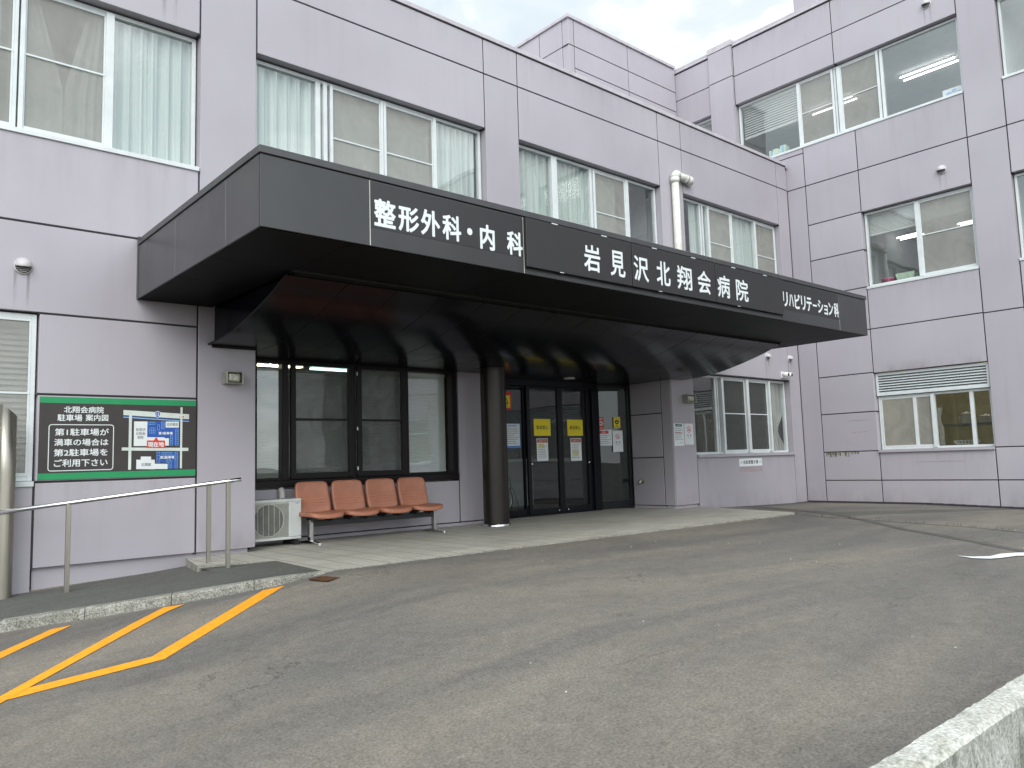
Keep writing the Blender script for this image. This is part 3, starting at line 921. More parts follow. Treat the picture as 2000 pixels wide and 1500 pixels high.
# ------------------------------------------------------------------ windows
def window(P, u0, u1, v0, v1, mulls, panes, screens=(), w=-0.12, mat='alu', fw=0.045, sill=True, glass='glass', smat='screen', label=None, sillm='alu', sillproud=0.02):
    """mulls: (uA, uB, proud); panes: (uA, uB); screens: (uA, uB, midrail)"""
    b = MB(mat)
    d = 0.07
    b.box((u0, v0, w - d), (u0 + fw, v1, w), mat, P)
    b.box((u1 - fw, v0, w - d), (u1, v1, w), mat, P)
    b.box((u0 + fw, v1 - fw, w - d), (u1 - fw, v1, w - .001), mat, P)
    b.box((u0 + fw, v0, w - d), (u1 - fw, v0 + fw, w - .001), mat, P)
    for (a, c, pr) in mulls:
        b.box((a, v0 + fw * .6, w - d + .004), (c, v1 - fw * .6, w + pr), mat, P)
    for s in screens:
        a, c, mid = s[:3]
        if mid:
            b.box((a, mid - .011, w - .012), (c, mid + .011, w + .006), mat, P)
        b.box((a, v1 - fw - .03, w - .014), (c, v1 - fw, w + .002), mat, P)
        b.box((a, v0 + fw, w - .014), (c, v0 + fw + .035, w + .002), mat, P)
        b.box((a - .001, v0 + fw, w - .013), (a + .02, v1 - fw, w + .003), mat, P)
        b.box((c - .02, v0 + fw, w - .013), (c + .001, v1 - fw, w + .003), mat, P)
    # head shadow gap
    b.box((u0 + .01, v1 - .006, w - d), (u1 - .01, v1 + .012, w - .012), 'joint', P)
    o = b.build('window', bld, 0.003, segs=1)
    if label:
        o['label'] = label
    g = MB(glass)
    for (a, c) in panes:
        g.face([P(a, v0 + fw * .7, w - .035), P(c, v0 + fw * .7, w - .035), P(c, v1 - fw * .7, w - .035), P(a, v1 - fw * .7, w - .035)], glass)
        for (x0, x1, y0, y1) in ((a, a + .022, v0 + fw, v1 - fw), (c - .022, c, v0 + fw, v1 - fw)):
            pass
    g.build('pane', o, flip=False)
    if screens:
        for s in screens:
            sm_ = MB(smat)
            a, c = s[:2]
            sm_.face([P(a + .01, v0 + fw, w - .008), P(c - .01, v0 + fw, w - .008), P(c - .01, v1 - fw, w - .008), P(a + .01, v1 - fw, w - .008)], smat)
            sm_.build('insect_screen', o, flip=False)
    if sill:
        q = MB(sillm)
        q.box((u0 - .005, v0 - .055, -0.13), (u1 + .005, v0 - .004, sillproud), sillm, P)
        q.build('sill', o, 0.004)
    return o
K = 9.08 / 8.96
def ka(*u):
    return [x * K for x in u]
hb, ht = 4.465, 6.075
def az(z):
    return (z - .95) * K + .95
sc_ = az(5.262)
window(PA, -0.492, 3.082, hb, ht, [(1.245, 1.278, 0.02), (1.296, 1.34, 0.02), (2.10, 2.185, 0.03)], [(-.45, 1.26), (1.3, 2.12), (2.17, 3.04)], [(0.35, 1.245, sc_), (1.335, 2.105, sc_)])
window(PA, 3.788, 7.412, hb, ht, [(4.63, 4.70, 0.0), (4.735, 4.79, 0.02), (4.83, 4.872, 0.025), (5.612, 5.652, 0.025), (5.66, 5.70, 0.025), (6.505, 6.56, 0.025)], [(3.83, 4.66), (4.69, 4.85), (4.85, 5.65), (5.68, 6.53), (6.54, 7.37)], [(4.865, 5.618, sc_), (5.695, 6.512, sc_)])
window(PA, 8.128, 11.692, hb, ht, [(8.92, 9.045, 0.025), (9.86, 9.915, 0.01), (9.935, 9.985, 0.025), (10.80, 10.88, 0.025)], [(8.17, 8.95), (9.02, 9.88), (9.93, 10.84), (10.86, 11.65)], [(9.98, 10.805, sc_ - .03)])
window(PA, 12.428, 15.952, hb, ht, [(13.085, 13.125, 0.0), (13.16, 13.20, 0.01), (13.33, 13.39, 0.025), (14.165, 14.215, 0.025), (15.06, 15.12, 0.03)], [(12.47, 13.1), (13.14, 13.36), (13.36, 14.19), (14.19, 15.09), (15.09, 15.91)], [(13.385, 14.17, sc_ - .02), (15.115, 15.90, sc_ - .02)])
window(PA, -4.09, -1.21, hb, ht, [(-2.7, -2.6, 0.02)], [(-4.05, -2.65), (-2.65, -1.25)])
# ground floor windows of the front wing
window(PA, -0.492, 1.512, 0.905, 2.575, [(0.45, 0.53, 0.02)], [(-.45, .5), (.5, 1.47)], [(0.53, 1.47, 1.775)], w=-0.05)
o = window(PA, 12.428, 15.94, 0.975, 2.54, [(13.27, 13.33, 0.0), (13.345, 13.375, 0.01), (13.44, 13.505, 0.06), (14.335, 14.375, 0.06), (14.385, 14.42, 0.06), (15.19, 15.255, 0.06)], [(12.47, 13.3), (13.3, 13.45), (13.45, 14.36), (14.38, 15.22), (15.22, 15.90)], [(13.50, 14.34, 1.79), (14.415, 15.195, 1.79)], smat='screen_dark', sillm='wall', sillproud=0.045)
# side wing
KB = 16.54 / 16.42
window(PB, 5.168, 10.162, 7.915, 9.49, [(8.555, 8.625, 0.03), (7.70, 7.745, 0.0), (7.585, 7.67, 0.03), (7.755, 7.80, 0.03), (6.755, 6.80, 0.03), (6.675, 6.735, 0.0)], [(8.59, 10.12), (7.72, 8.59), (6.77, 7.72), (5.2, 6.72)], [(7.795, 8.56, 8.70), (6.795, 7.59, 8.70)])
window(PB, 5.168, 7.302, 4.41, 6.02, [(6.185, 6.27, 0.03)], [(6.23, 7.26), (5.21, 6.23)], [(5.215, 6.19, 5.27)])
# kitchen window with louvre above
o = window(PB, 5.168, 7.302, 0.965, 2.075, [(6.55, 6.615, 0.0), (6.20, 6.265, 0.03), (5.50, 5.565, 0.0)], [(6.58, 7.26), (6.23, 6.58), (5.53, 6.23), (5.21, 5.53)], [(6.26, 7.25, None)], sillm='wall', sillproud=0.045)
def louvre(u0, u1, v0, v1, parent):
    b = MB('alu')
    b.box((u0, v0, -.19), (u1, v0 + .05, -.06), 'alu', PB)
    b.box((u0, v1 - .05, -.19), (u1, v1, -.06), 'alu', PB)
    b.box((u0, v0 + .05, -.19), (u0 + .04, v1 - .05, -.061), 'alu', PB)
    b.box((u1 - .04, v0 + .05, -.19), (u1, v1 - .05, -.061), 'alu', PB)
    n = 7
    h = (v1 - v0 - .1) / n
    for k in range(n):
        z = v0 + .05 + h * k
        b.geo([PB(u0 + .04, z + .002, -.062), PB(u1 - .04, z + .002, -.062), PB(u1 - .04, z + h * .72, -.12), PB(u0 + .04, z + h * .72, -.12),
               PB(u0 + .04, z - .006, -.066), PB(u1 - .04, z - .006, -.066), PB(u1 - .04, z + h * .72 - .008, -.124), PB(u0 + .04, z + h * .72 - .008, -.124)],
              [(0, 1, 2, 3), (4, 7, 6, 5), (0, 4, 5, 1), (3, 2, 6, 7)], 'alu')
    b.face([PB(u0, v0, -.2), PB(u1, v0, -.2), PB(u1, v1, -.2), PB(u0, v1, -.2)], 'dark')
    return b.build('louvre', parent)
louvre(5.172, 7.298, 2.085, 2.555, o)
window(PB, 10.872, 11.79, 7.915, 9.49, [], [(10.9, 11.75)])
for (a, c) in ((-7.6, -4.0), (-3.3, 0.3), (0.9, 4.48)):
    md = (a + c) / 2
    window(PB, a + .008, c - .008, 7.915, 9.49, [(md - .04, md + .04, .03)], [(a + .04, md), (md, c - .04)])
    window(PB, a + .008, c - .008, 4.41, 6.02, [(md - .04, md + .04, .03)], [(a + .04, md), (md, c - .04)])
    o = window(PB, a + .008, c - .008, 0.965, 2.075, [(md - .04, md + .04, .03)], [(a + .04, md), (md, c - .04)])
    louvre(a + .012, c - .012, 2.085, 2.555, o)

# ------------------------------------------------------------------ entrance recess
YW = 9.72
PW = plane_at(YW)
pW = [(3.78, 4.04, 0.05, 2.45), (4.04, 7.34, 0.05, 0.70), (7.34, 7.97, 0.05, 2.45)]
wall('entrance_wall', PW, pW, t=0.2)
b = MB('wall')
b.box((3.79, -0.1, -0.2), (7.96, 0.043, -0.03), 'wall', PW)
b.build('plinth', bld)
b = MB('wall')
b.box((3.60, 9.215, -0.1), (3.772, 9.715, 2.45), 'wall')      # return of the left pier
b.build('entrance_wall', bld)
PR = lambda u, v, w: (11.72 - w, u, v)
wall('entrance_wall', PR, [(9.215, 9.97, 0.05, 0.95), (9.215, 9.97, 0.95, 1.775), (9.215, 9.97, 1.775, 2.5), (8.972, 9.215, 0.05, 2.5)], t=0.2)
b = MB('wall')
b.box((11.745, 9.02, -0.1), (11.9, 9.98, 0.045), 'wall')
b.build('plinth', bld)

# bench window: dark bronze frames
b = MB('bronze')
def bz(u0, u1, v0, v1, w0, w1, mat='bronze'):
    b.box((u0, v0, w0), (u1, v1, w1), mat, PW)
bz(4.045, 7.30, 0.705, 0.80, -.19, .05)
bz(4.046, 4.10, 0.80, 2.40, -.1, .03)
bz(7.20, 7.30, 0.80, 2.40, -.19, .03)
bz(4.10, 7.20, 2.335, 2.40, -.1, .028)
bz(4.44, 4.53, 0.80, 2.335, -.1, .029)
bz(5.46, 5.53, 0.80, 2.335, -.1, .029)
bz(6.33, 6.41, 0.80, 2.335, -.1, .029)
bz(4.10, 7.20, 0.80, 0.835, -.1, .027)
for (a, c) in ((4.545, 5.465), (5.535, 6.33)):
    for (x0, x1, y0, y1) in ((a, a + .07, .815, 2.345), (c - .07, c, .815, 2.345), (a + .07, c - .07, .815, .885), (a + .07, c - .07, 2.315, 2.345), (a + .07, c - .07, 1.585, 1.61)):
        bz(x0, x1, y0, y1, .03, .068)
for z in (0.9, 1.45, 2.22):
    bz(5.52, 5.54, z, z + .05, .069, .078, 'alu')
win = b.build('window', bld, 0.004, segs=1)
win['label'] = 'dark bronze framed window behind the bench'
g_ = MB('glass')
for (a, c) in ((4.10, 4.44), (4.53, 5.46), (5.53, 6.33), (6.41, 7.20)):
    g_.face([PW(a, .83, -.03), PW(c, .83, -.03), PW(c, 2.335, -.03), PW(a, 2.335, -.03)], 'glass')
g_.build('pane', win, flip=False)
for (a, c) in ((4.61, 5.40), (5.60, 6.26)):
    g_ = MB('screen_dark')
    for y0, y1 in ((.88, 1.59), (1.605, 2.315)):
        g_.face([PW(a, y0, .045), PW(c, y0, .045), PW(c, y1, .045), PW(a, y1, .045)], 'screen_dark')
    g_.build('insect_screen', win, flip=False)
room(PW, 3.82, 7.5, 0.2, 2.52, 3.2, 'room')

# doors: Y = 10.12
YD = 10.12
PD = plane_at(YD)
b = MB('black')
b.box((7.965, 9.70, -0.05), (8.10, 10.2, 2.42), 'black')            # left jamb
b.box((8.10, 10.10, 2.27), (10.95, 10.26, 2.46), 'black')           # header
b.box((8.10, 10.10, -0.02), (10.95, 10.24, 0.012), 'black')         # threshold
b.box((10.76, 10.07, 0.012), (10.94, 10.30, 2.27), 'black')         # post by the sidelight
b.build('door_frame', bld, 0.004)
def leaf(u0, u1, stile_l, stile_r, name, w=0.0):
    b = MB('black')
    b.box((u0, 0.015, w - .05), (u0 + stile_l, 2.265, w), 'black', PD)
    b.box((u1 - stile_r, 0.015, w - .05), (u1, 2.265, w), 'black', PD)
    b.box((u0 + stile_l, 0.015, w - .05), (u1 - stile_r, 0.12, w - .001), 'black', PD)
    b.box((u0 + stile_l, 2.235, w - .05), (u1 - stile_r, 2.265, w - .001), 'black', PD)
    o = b.build(name, bld, 0.004)
    g = MB('glass_door')
    g.face([PD(u0 + stile_l, .12, w - .025), PD(u1 - stile_r, .12, w - .025), PD(u1 - stile_r, 2.235, w - .025), PD(u0 + stile_l, 2.235, w - .025)], 'glass_door')
    g.build('pane', o, flip=False)
    return o
leaf(8.105, 9.145, .05, .03, 'sidelight', -.06)
d1 = leaf(9.15, 9.945, .07, .05, 'door')
d2 = leaf(9.95, 10.755, .07, .10, 'door')
for d, u, uk in ((d1, 9.86, 9.24), (d2, 10.09, 10.68)):
    k = MB('chrome')
    k.lathe(PD(u, .068, .0), [(0, -.004), (.018, -.004), (.018, 0), (0, 0)], 'chrome', 14, 'Y')
    k.build('lock', d)
    k = MB('chrome')
    k.lathe(PD(uk, .90, .0), [(0, -.006), (.022, -.006), (.024, 0)], 'chrome', 14, 'Y')
    k.build('door_knob', d)
# angled sidelight
SP0, SP1 = Vector((10.93, 10.28)), Vector((11.735, 10.0))
SD = (SP1 - SP0).normalized()
SN = Vector((SD.y, -SD.x))
SLEN = (SP1 - SP0).length
def PS(u, v, w):
    q = SP0 + SD * u + SN * w
    return (q.x, q.y, v)
SS = SLEN      # measured s is a fraction of the length between the two points
b = MB('black')
b.box((0.0, 0, -.05), (.10, 2.44, 0), 'black', PS)
b.box((SLEN - .055, 0, -.05), (SLEN, 2.44, 0.012), 'black', PS)
b.box((.10, 0, -.05), (SLEN - .055, .15, -.001), 'black', PS)
b.box((.10, 2.31, -.05), (SLEN - .055, 2.44, -.001), 'black', PS)
sd = b.build('sidelight', bld, 0.004)
g_ = MB('glass_door')
g_.face([PS(.10, .15, -.025), PS(SLEN - .055, .15, -.025), PS(SLEN - .055, 2.31, -.025), PS(.10, 2.31, -.025)], 'glass_door')
g_.build('pane', sd, flip=False)
# lobby
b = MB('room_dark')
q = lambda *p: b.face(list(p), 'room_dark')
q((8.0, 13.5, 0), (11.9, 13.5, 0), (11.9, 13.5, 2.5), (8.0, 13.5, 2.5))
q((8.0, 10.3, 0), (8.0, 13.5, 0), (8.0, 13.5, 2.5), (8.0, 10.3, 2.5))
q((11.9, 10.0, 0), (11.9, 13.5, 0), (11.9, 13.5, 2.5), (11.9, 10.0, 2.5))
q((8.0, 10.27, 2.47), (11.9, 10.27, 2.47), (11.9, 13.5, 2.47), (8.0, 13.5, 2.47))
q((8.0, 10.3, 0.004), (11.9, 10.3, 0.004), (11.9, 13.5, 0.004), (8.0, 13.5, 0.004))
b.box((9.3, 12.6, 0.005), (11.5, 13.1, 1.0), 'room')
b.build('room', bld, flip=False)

# ------------------------------------------------------------------ canopy
CX0, CX1, CY0 = 2.435, 12.735, 5.71
ZB, ZT = 2.83, 3.47
can = MB('fascia', 'soffit')
# core box with fascia faces
can.box((CX0 + .012, CY0 + .012, ZB + .02), (CX1 - .012, YA - .006, ZT), 'fascia')
PCf = lambda u, v, w: (u, CY0 - w, v)
PCl = lambda u, v, w: (CX0 - w, u, v)
PCr = lambda u, v, w: (CX1 + w, u, v)
g1 = .004
for a, c in ((CX0, 3.415), (3.415, 5.19), (10.10, 11.795), (11.795, CX1)):
    can.box((a + g1, ZB, -.02), (c - g1, ZT - .055, 0), 'fascia', PCf)
can.box((5.19 + g1, ZB, -.02), (10.10 - g1, 2.875, -.002), 'fascia', PCf)
for a, c in ((CY0 + .022, 6.42), (6.42, 7.71), (7.71, YA - .05)):
    can.box((a + g1, ZB, -.02), (c - g1, ZT - .055, 0), 'fascia', PCl)
    can.box((a + g1, ZB, -.02), (c - g1, ZT - .055, 0), 'fascia', PCr)
can.box((YA - .05, ZB - .005, -.02), (YA - .007, ZT + .05, .006), 'cap', PCl)
canopy = can.build('canopy', bld, 0.003, segs=1)
canopy['label'] = 'flat black metal entrance canopy with white lettering'
b = MB('cap')
for a, c in ((CX0 - .012, 3.413), (3.417, 5.188), (5.192, 6.822), (6.826, 8.458), (8.462, 10.098), (10.102, 11.793), (11.797, CX1 + .012)):
    b.box((a, ZT - .05, -.15), (c, ZT + .012, .014), 'cap', PCf)
for P in (PCl, PCr):
    for a, c in ((CY0 + .152, 6.418), (6.422, 7.708), (7.712, YA - .052)):
        b.box((a, ZT - .05, -.15), (c, ZT + .012, .014), 'cap', P)
b.box((CX0 + .1, CY0 + .1, ZT - .02), (CX1 - .1, YA - .01, ZT + .004), 'cap')
b.build('cap', canopy, 0.004, segs=1)
for xs_ in (3.415, 5.19, 11.795):
    b = MB('ac_grill')
    b.box((xs_ - .004, ZB + .004, -.019), (xs_ + .004, ZT - .06, -.0015 if xs_ > 3.5 else .002), 'ac_grill', PCf)
    b.build('joint_strip', canopy)
for xs_ in (6.42, 7.71):
    b = MB('alu_dark')
    b.box((xs_ - .004, ZB + .004, -.019), (xs_ + .004, ZT - .06, -.0015), 'alu_dark', PCl)
    b.build('joint_strip', canopy)
# sign boards on the fascia
boards = ((5.20, 6.815), (6.83, 8.45), (8.465, 10.09))
for a, c in boards:
    b = MB('fascia_sign', 'alu')
    b.box((a, 2.90, 0.001), (c, 3.405, .035), 'fascia_sign', PCf)
    for t_ in (.25, .72):
        b.box((a + (c - a) * t_ - .045, 3.398, .036), (a + (c - a) * t_ + .045, 3.410, .040), 'alu', PCf)
    for t_ in (.3,):
        b.box((a + (c - a) * t_ - .03, 2.894, .036), (a + (c - a) * t_ + .03, 2.902, .040), 'alu', PCf)
    b.build('sign_board', canopy, 0.003, segs=1)
for a, c in ((3.425, 5.182), (10.108, 11.788)):
    b = MB('fascia_sign')
    b.box((a, 2.995, 0.0005), (c, 3.398, .003), 'fascia_sign', PCf)
    b.build('sign_board', canopy)
b = MB('letter')
BO = 0.028
# every character stands where the photograph has it
for ch, u0, u1, v0, v1 in (('整', 3.452, 3.672, 3.015, 3.262), ('形', 3.700, 3.918, 3.015, 3.250), ('外', 3.938, 4.152, 3.018, 3.262), ('科', 4.178, 4.396, 3.018, 3.262),
                           ('・', 4.466, 4.530, 3.105, 3.175), ('内', 4.622, 4.806, 2.995, 3.245), ('科', 4.962, 5.170, 2.995, 3.240)):
    b.text(ch, u0, u1, v0, v1, .0055, PCf, 'letter', BO)
b.build('lettering', canopy, flip=False)
b = MB('letter')
BO = 0.018
for ch, u0, u1 in (('岩', 6.025, 6.282), ('見', 6.445, 6.695), ('沢', 6.845, 7.108), ('北', 7.255, 7.515), ('翔', 7.650, 7.945), ('会', 8.062, 8.340), ('病', 8.485, 8.765), ('院', 8.905, 9.190)):
    b.text(ch, u0, u1, 2.975, 3.268, .0385, PCf, 'letter', BO)
b.build('lettering', canopy, flip=False)
b = MB('letter')
t3 = 'リハビリテーション科'
us = [10.112, 10.275, 10.435, 10.615, 10.775, 10.955, 11.105, 11.295, 11.435, 11.605, 11.785]
hs = {'リ': (.02, .98), 'ハ': (.1, .9), 'ビ': (0.02, 1), 'テ': (.02, .95), 'ー': (.42, .56), 'シ': (.05, .95), 'ョ': (0.0, .68), 'ン': (.05, .92), '科': (0, 1)}
for i, ch in enumerate(t3):
    lo, hi = hs[ch]
    a, c = us[i], us[i + 1]
    b.text(ch, a + .018, c - .012, 3.03 + .225 * lo, 3.03 + .225 * hi, .0055, PCf, 'letter', 0.03)
b.build('lettering', canopy, flip=False)
# underside: flat soffit ring, then the curved ceiling running back to the doors
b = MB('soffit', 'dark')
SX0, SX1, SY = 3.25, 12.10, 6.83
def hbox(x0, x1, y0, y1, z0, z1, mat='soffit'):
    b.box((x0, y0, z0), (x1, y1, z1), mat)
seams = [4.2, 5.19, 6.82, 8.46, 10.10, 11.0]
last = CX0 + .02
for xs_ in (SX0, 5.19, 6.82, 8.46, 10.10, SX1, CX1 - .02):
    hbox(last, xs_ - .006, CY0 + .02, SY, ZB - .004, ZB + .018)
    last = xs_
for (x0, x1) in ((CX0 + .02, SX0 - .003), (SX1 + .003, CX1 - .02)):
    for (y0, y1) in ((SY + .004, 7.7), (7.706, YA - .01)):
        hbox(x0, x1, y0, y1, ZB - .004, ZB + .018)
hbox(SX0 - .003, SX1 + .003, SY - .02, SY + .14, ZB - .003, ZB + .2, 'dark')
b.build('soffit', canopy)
prof = [(6.90, 2.785), (7.06, 2.735), (7.25, 2.668), (7.5, 2.595), (7.75, 2.530), (8.0, 2.474), (8.22, 2.434), (8.42, 2.412), (8.65, 2.394), (8.96, 2.386)]
_p = [Vector(p) for p in prof]
fine = []
for k in range(len(_p) - 1):
    p0, p1, p2, p3 = _p[max(k - 1, 0)], _p[k], _p[k + 1], _p[min(k + 2, len(_p) - 1)]
    for q in range(5):
        t_ = q / 5
        fine.append(tuple(0.5 * (2 * p1 + (p2 - p0) * t_ + (2 * p0 - 5 * p1 + 4 * p2 - p3) * t_ ** 2 + (3 * p1 - p0 - 3 * p2 + p3) * t_ ** 3)))
prof = fine + [prof[-1]]
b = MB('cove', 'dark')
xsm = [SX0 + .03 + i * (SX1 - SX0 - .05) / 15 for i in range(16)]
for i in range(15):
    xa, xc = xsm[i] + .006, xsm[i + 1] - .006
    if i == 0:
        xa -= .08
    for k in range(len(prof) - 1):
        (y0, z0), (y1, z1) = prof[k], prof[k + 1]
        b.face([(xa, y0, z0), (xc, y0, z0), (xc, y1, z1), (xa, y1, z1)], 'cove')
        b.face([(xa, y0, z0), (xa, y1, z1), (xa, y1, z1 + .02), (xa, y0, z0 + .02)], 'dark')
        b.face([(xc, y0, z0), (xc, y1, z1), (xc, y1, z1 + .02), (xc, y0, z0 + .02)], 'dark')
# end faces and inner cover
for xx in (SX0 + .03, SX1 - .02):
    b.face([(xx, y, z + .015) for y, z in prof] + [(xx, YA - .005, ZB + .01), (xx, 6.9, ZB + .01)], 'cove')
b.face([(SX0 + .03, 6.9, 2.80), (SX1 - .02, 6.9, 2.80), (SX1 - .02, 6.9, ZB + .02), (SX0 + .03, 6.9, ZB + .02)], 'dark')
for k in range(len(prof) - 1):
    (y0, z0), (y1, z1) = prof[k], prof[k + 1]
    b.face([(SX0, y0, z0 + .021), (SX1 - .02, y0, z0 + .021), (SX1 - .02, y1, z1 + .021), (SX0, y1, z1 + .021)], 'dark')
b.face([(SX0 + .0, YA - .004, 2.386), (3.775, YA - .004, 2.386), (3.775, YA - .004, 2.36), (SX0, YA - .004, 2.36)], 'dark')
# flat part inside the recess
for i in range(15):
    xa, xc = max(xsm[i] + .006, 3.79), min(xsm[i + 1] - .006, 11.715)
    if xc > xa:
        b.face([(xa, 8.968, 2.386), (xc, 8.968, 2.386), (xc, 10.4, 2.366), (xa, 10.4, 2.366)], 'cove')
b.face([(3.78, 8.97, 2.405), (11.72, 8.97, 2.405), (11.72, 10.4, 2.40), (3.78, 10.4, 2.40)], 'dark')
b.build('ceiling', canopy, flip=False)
b = MB('chrome', 'tube')
b.lathe((9.72, 9.62, 2.374), [(0.10, 0.004), (0.10, -.006), (0.075, -.008), (0.07, 0.0)], 'white', 24)
b.lathe((9.72, 9.62, 2.374), [(0.07, -.002), (0, -.002)], 'lampglass', 24)
b.build('downlight', canopy, flip=False)
# column
b = MB('column')
CC = (7.62, 9.19)
b.lathe((CC[0], CC[1], 0), [(0.0, .02), (.195, .02), (.195, .03), (.195, 2.35), (.195, 2.40)], 'column', 40)
col_ = b.build('column', bld)
b = MB('chrome')
b.lathe((CC[0], CC[1], 0), [(.0, .036), (.2, .036), (.208, .03), (.208, 0.001)], 'chrome', 40)
b.build('base_ring', col_)

# ================================================================== THINGS ON THE BUILDING
def curtain(P, e0, e1, v0, v1, w, mat, label, folds=7, amp=.03, n=90, seed=1, cat='curtain'):
    """e0(v), e1(v): left and right edge at height fraction v (0 bottom, 1 top)"""
    b = MB(mat)
    rn = random.Random(seed)
    ph = [rn.uniform(0, 6.28) for _ in range(4)]
    nv = 14
    vs = []
    for j in range(nv + 1):
        f = j / nv
        a, c = e0(f), e1(f)
        for i in range(n + 1):
            s = i / n
            ww = amp * (math.sin(s * folds * 6.283 + ph[0] + .5 * math.sin(f * 2 + ph[1])) + .5 * math.sin(s * folds * 2.3 * 6.283 + ph[2] + f) + .3 * math.sin(s * folds * .6 * 6.28 + ph[3]))
            uu = a + (c - a) * (s + .25 / folds * math.sin(s * folds * 6.283 * .7 + ph[3]) / 6)
            vs.append(P(uu, v0 + (v1 - v0) * f, w + ww))
    fs = [(j * (n + 1) + i, j * (n + 1) + i + 1, (j + 1) * (n + 1) + i + 1, (j + 1) * (n + 1) + i) for j in range(nv) for i in range(n)]
    b.geo(vs, fs, mat, True)
    um = (e0(1) + e1(1)) / 2
    return tag(b.build('curtain', loc=P(um, v0, w), flip=False), label, cat, 'curtains hanging behind the windows')
cst = lambda x: (lambda f: x)
curtain(PA, cst(2.20), cst(3.05), 4.45, 6.2, -.225, 'curtain', 'pale mint curtain at the right end of the upper left window', 6, seed=3)
def vl(a, c):
    return lambda f: c + (a - c) * (abs(f - .35) / (.65 if f > .35 else 1.6))
curtain(PA, cst(1.20), lambda f: 1.72 - .30 * max(0, f - .35) / .65, 4.45, 6.2, -.225, 'curtain', 'tied back curtain behind the screen of the upper left window, left half', 5, .02, seed=4)
curtain(PA, lambda f: 1.73 + .25 * max(0, f - .35) / .65, cst(2.15), 4.45, 6.2, -.225, 'curtain', 'tied back curtain behind the screen of the upper left window, right half', 4, .02, seed=5)
curtain(PA, cst(-.4), cst(1.15), 4.45, 6.2, -.225, 'curtain', 'curtain at the far left edge of the upper left window', 8, seed=6)
curtain(PA, cst(3.80), cst(4.75), 4.45, 6.2, -.225, 'curtain', 'pale mint curtain at the left end of the window above the canopy corner', 6, .035, seed=7)
curtain(PA, cst(4.80), cst(6.50), 4.45, 6.2, -.24, 'curtain', 'pleated curtain behind the two screens above the canopy corner', 16, .02, seed=8)
curtain(PA, cst(6.55), cst(7.33), 4.45, 6.2, -.225, 'curtain', 'pale mint curtain at the right end of the window above the canopy corner', 7, seed=9)
curtain(PA, cst(8.10), cst(9.05), 4.45, 6.2, -.225, 'curtain', 'mint curtain in the leftmost pane of the middle upper window', 6, seed=10)
curtain(PA, cst(9.06), cst(10.0), 4.45, 6.2, -.225, 'curtain', 'mint curtain in the second pane of the middle upper window', 9, seed=11)
curtain(PA, cst(10.02), cst(10.65), 4.45, 6.2, -.24, 'curtain', 'curtain drawn halfway behind the screen of the middle upper window', 4, seed=12)
curtain(PA, cst(12.85), cst(13.45), 4.45, 6.2, -.225, 'curtain', 'narrow curtain behind the white drainpipe side of the upper right window', 4, seed=13)
curtain(PA, cst(13.5), cst(14.28), 4.45, 6.2, -.24, 'curtain', 'curtain behind the left screen of the upper right window', 6, .02, seed=14)
curtain(PA, cst(14.30), cst(15.3), 4.45, 6.2, -.225, 'curtain', 'bluish white curtain in the clear pane of the upper right window', 8, seed=15)
curtain(PA, cst(15.32), cst(16.1), 4.45, 6.2, -.24, 'curtain_grey', 'grey curtain behind the rightmost screen of the upper right window', 7, seed=16)
def knot0(f):
    return 15.28 + .24 * math.exp(-((f - .30) / .16) ** 2)
def knot1(f):
    return 15.945 - .28 * math.exp(-((f - .30) / .16) ** 2)
curtain(PA, knot0, knot1, 1.0, 2.52, -.21, 'curtain_grey', 'knotted grey curtain in the lower window beside the side wing', 4, .03, seed=17)

def blind(P, u0, u1, v0, v1, w, label, pitch=.028, mat='blind', tilt=.5):
    b = MB(mat)
    n = int((v1 - v0) / pitch)
    for k in range(n):
        z = v0 + pitch * (k + .5)
        dz, dw = pitch * .46 * math.sin(tilt), pitch * .46 * math.cos(tilt)
        b.face([P(u0, z - dz, w + dw), P(u1, z - dz, w + dw), P(u1, z + dz, w - dw), P(u0, z + dz, w - dw)], mat)
    b.box((u0, v1, w - .02), (u1, v1 + .03, w + .02), mat, P)
    b.box((u0, v0 - .02, w - .012), (u1, v0, w + .012), mat, P)
    return tag(b.build('venetian_blind', loc=P((u0 + u1) / 2, v1, w), flip=False), label, 'blind', 'venetian blinds in the windows')
blind(PA, -.45, 1.47, 1.05, 2.50, -.20, 'grey slatted blind in the ground floor window left of the map sign', .058, tilt=1.0)
blind(PW, 4.10, 5.50, .92, 2.25, -.13, 'slatted blind in the left half of the window behind the bench', .03, tilt=1.05)
blind(PW, 5.52, 7.18, .86, 2.30, -.13, 'closed slatted blind in the right half of the window behind the bench', .03, tilt=1.25)
blind(PB, 8.62, 10.10, 8.66, 9.40, -.24, 'half lowered white blind in the left pane of the top floor window', .06, tilt=.9)
blind(PB, 7.80, 8.56, 8.70, 9.40, -.25, 'white blind behind the left screen of the top floor window', .06, tilt=.9)
blind(PB, 6.28, 7.26, 5.55, 5.95, -.24, 'white blind in the left pane of the middle floor side window', .03, tilt=1.1)
blind(PB, 5.22, 6.18, 5.62, 5.95, -.25, 'white blind behind the screen of the middle floor side window', .03, tilt=1.1)
blind(PB, 10.95, 11.75, 8.3, 9.40, -.24, 'white blind in the small top floor window beside the roof pilaster', .03, tilt=.9)

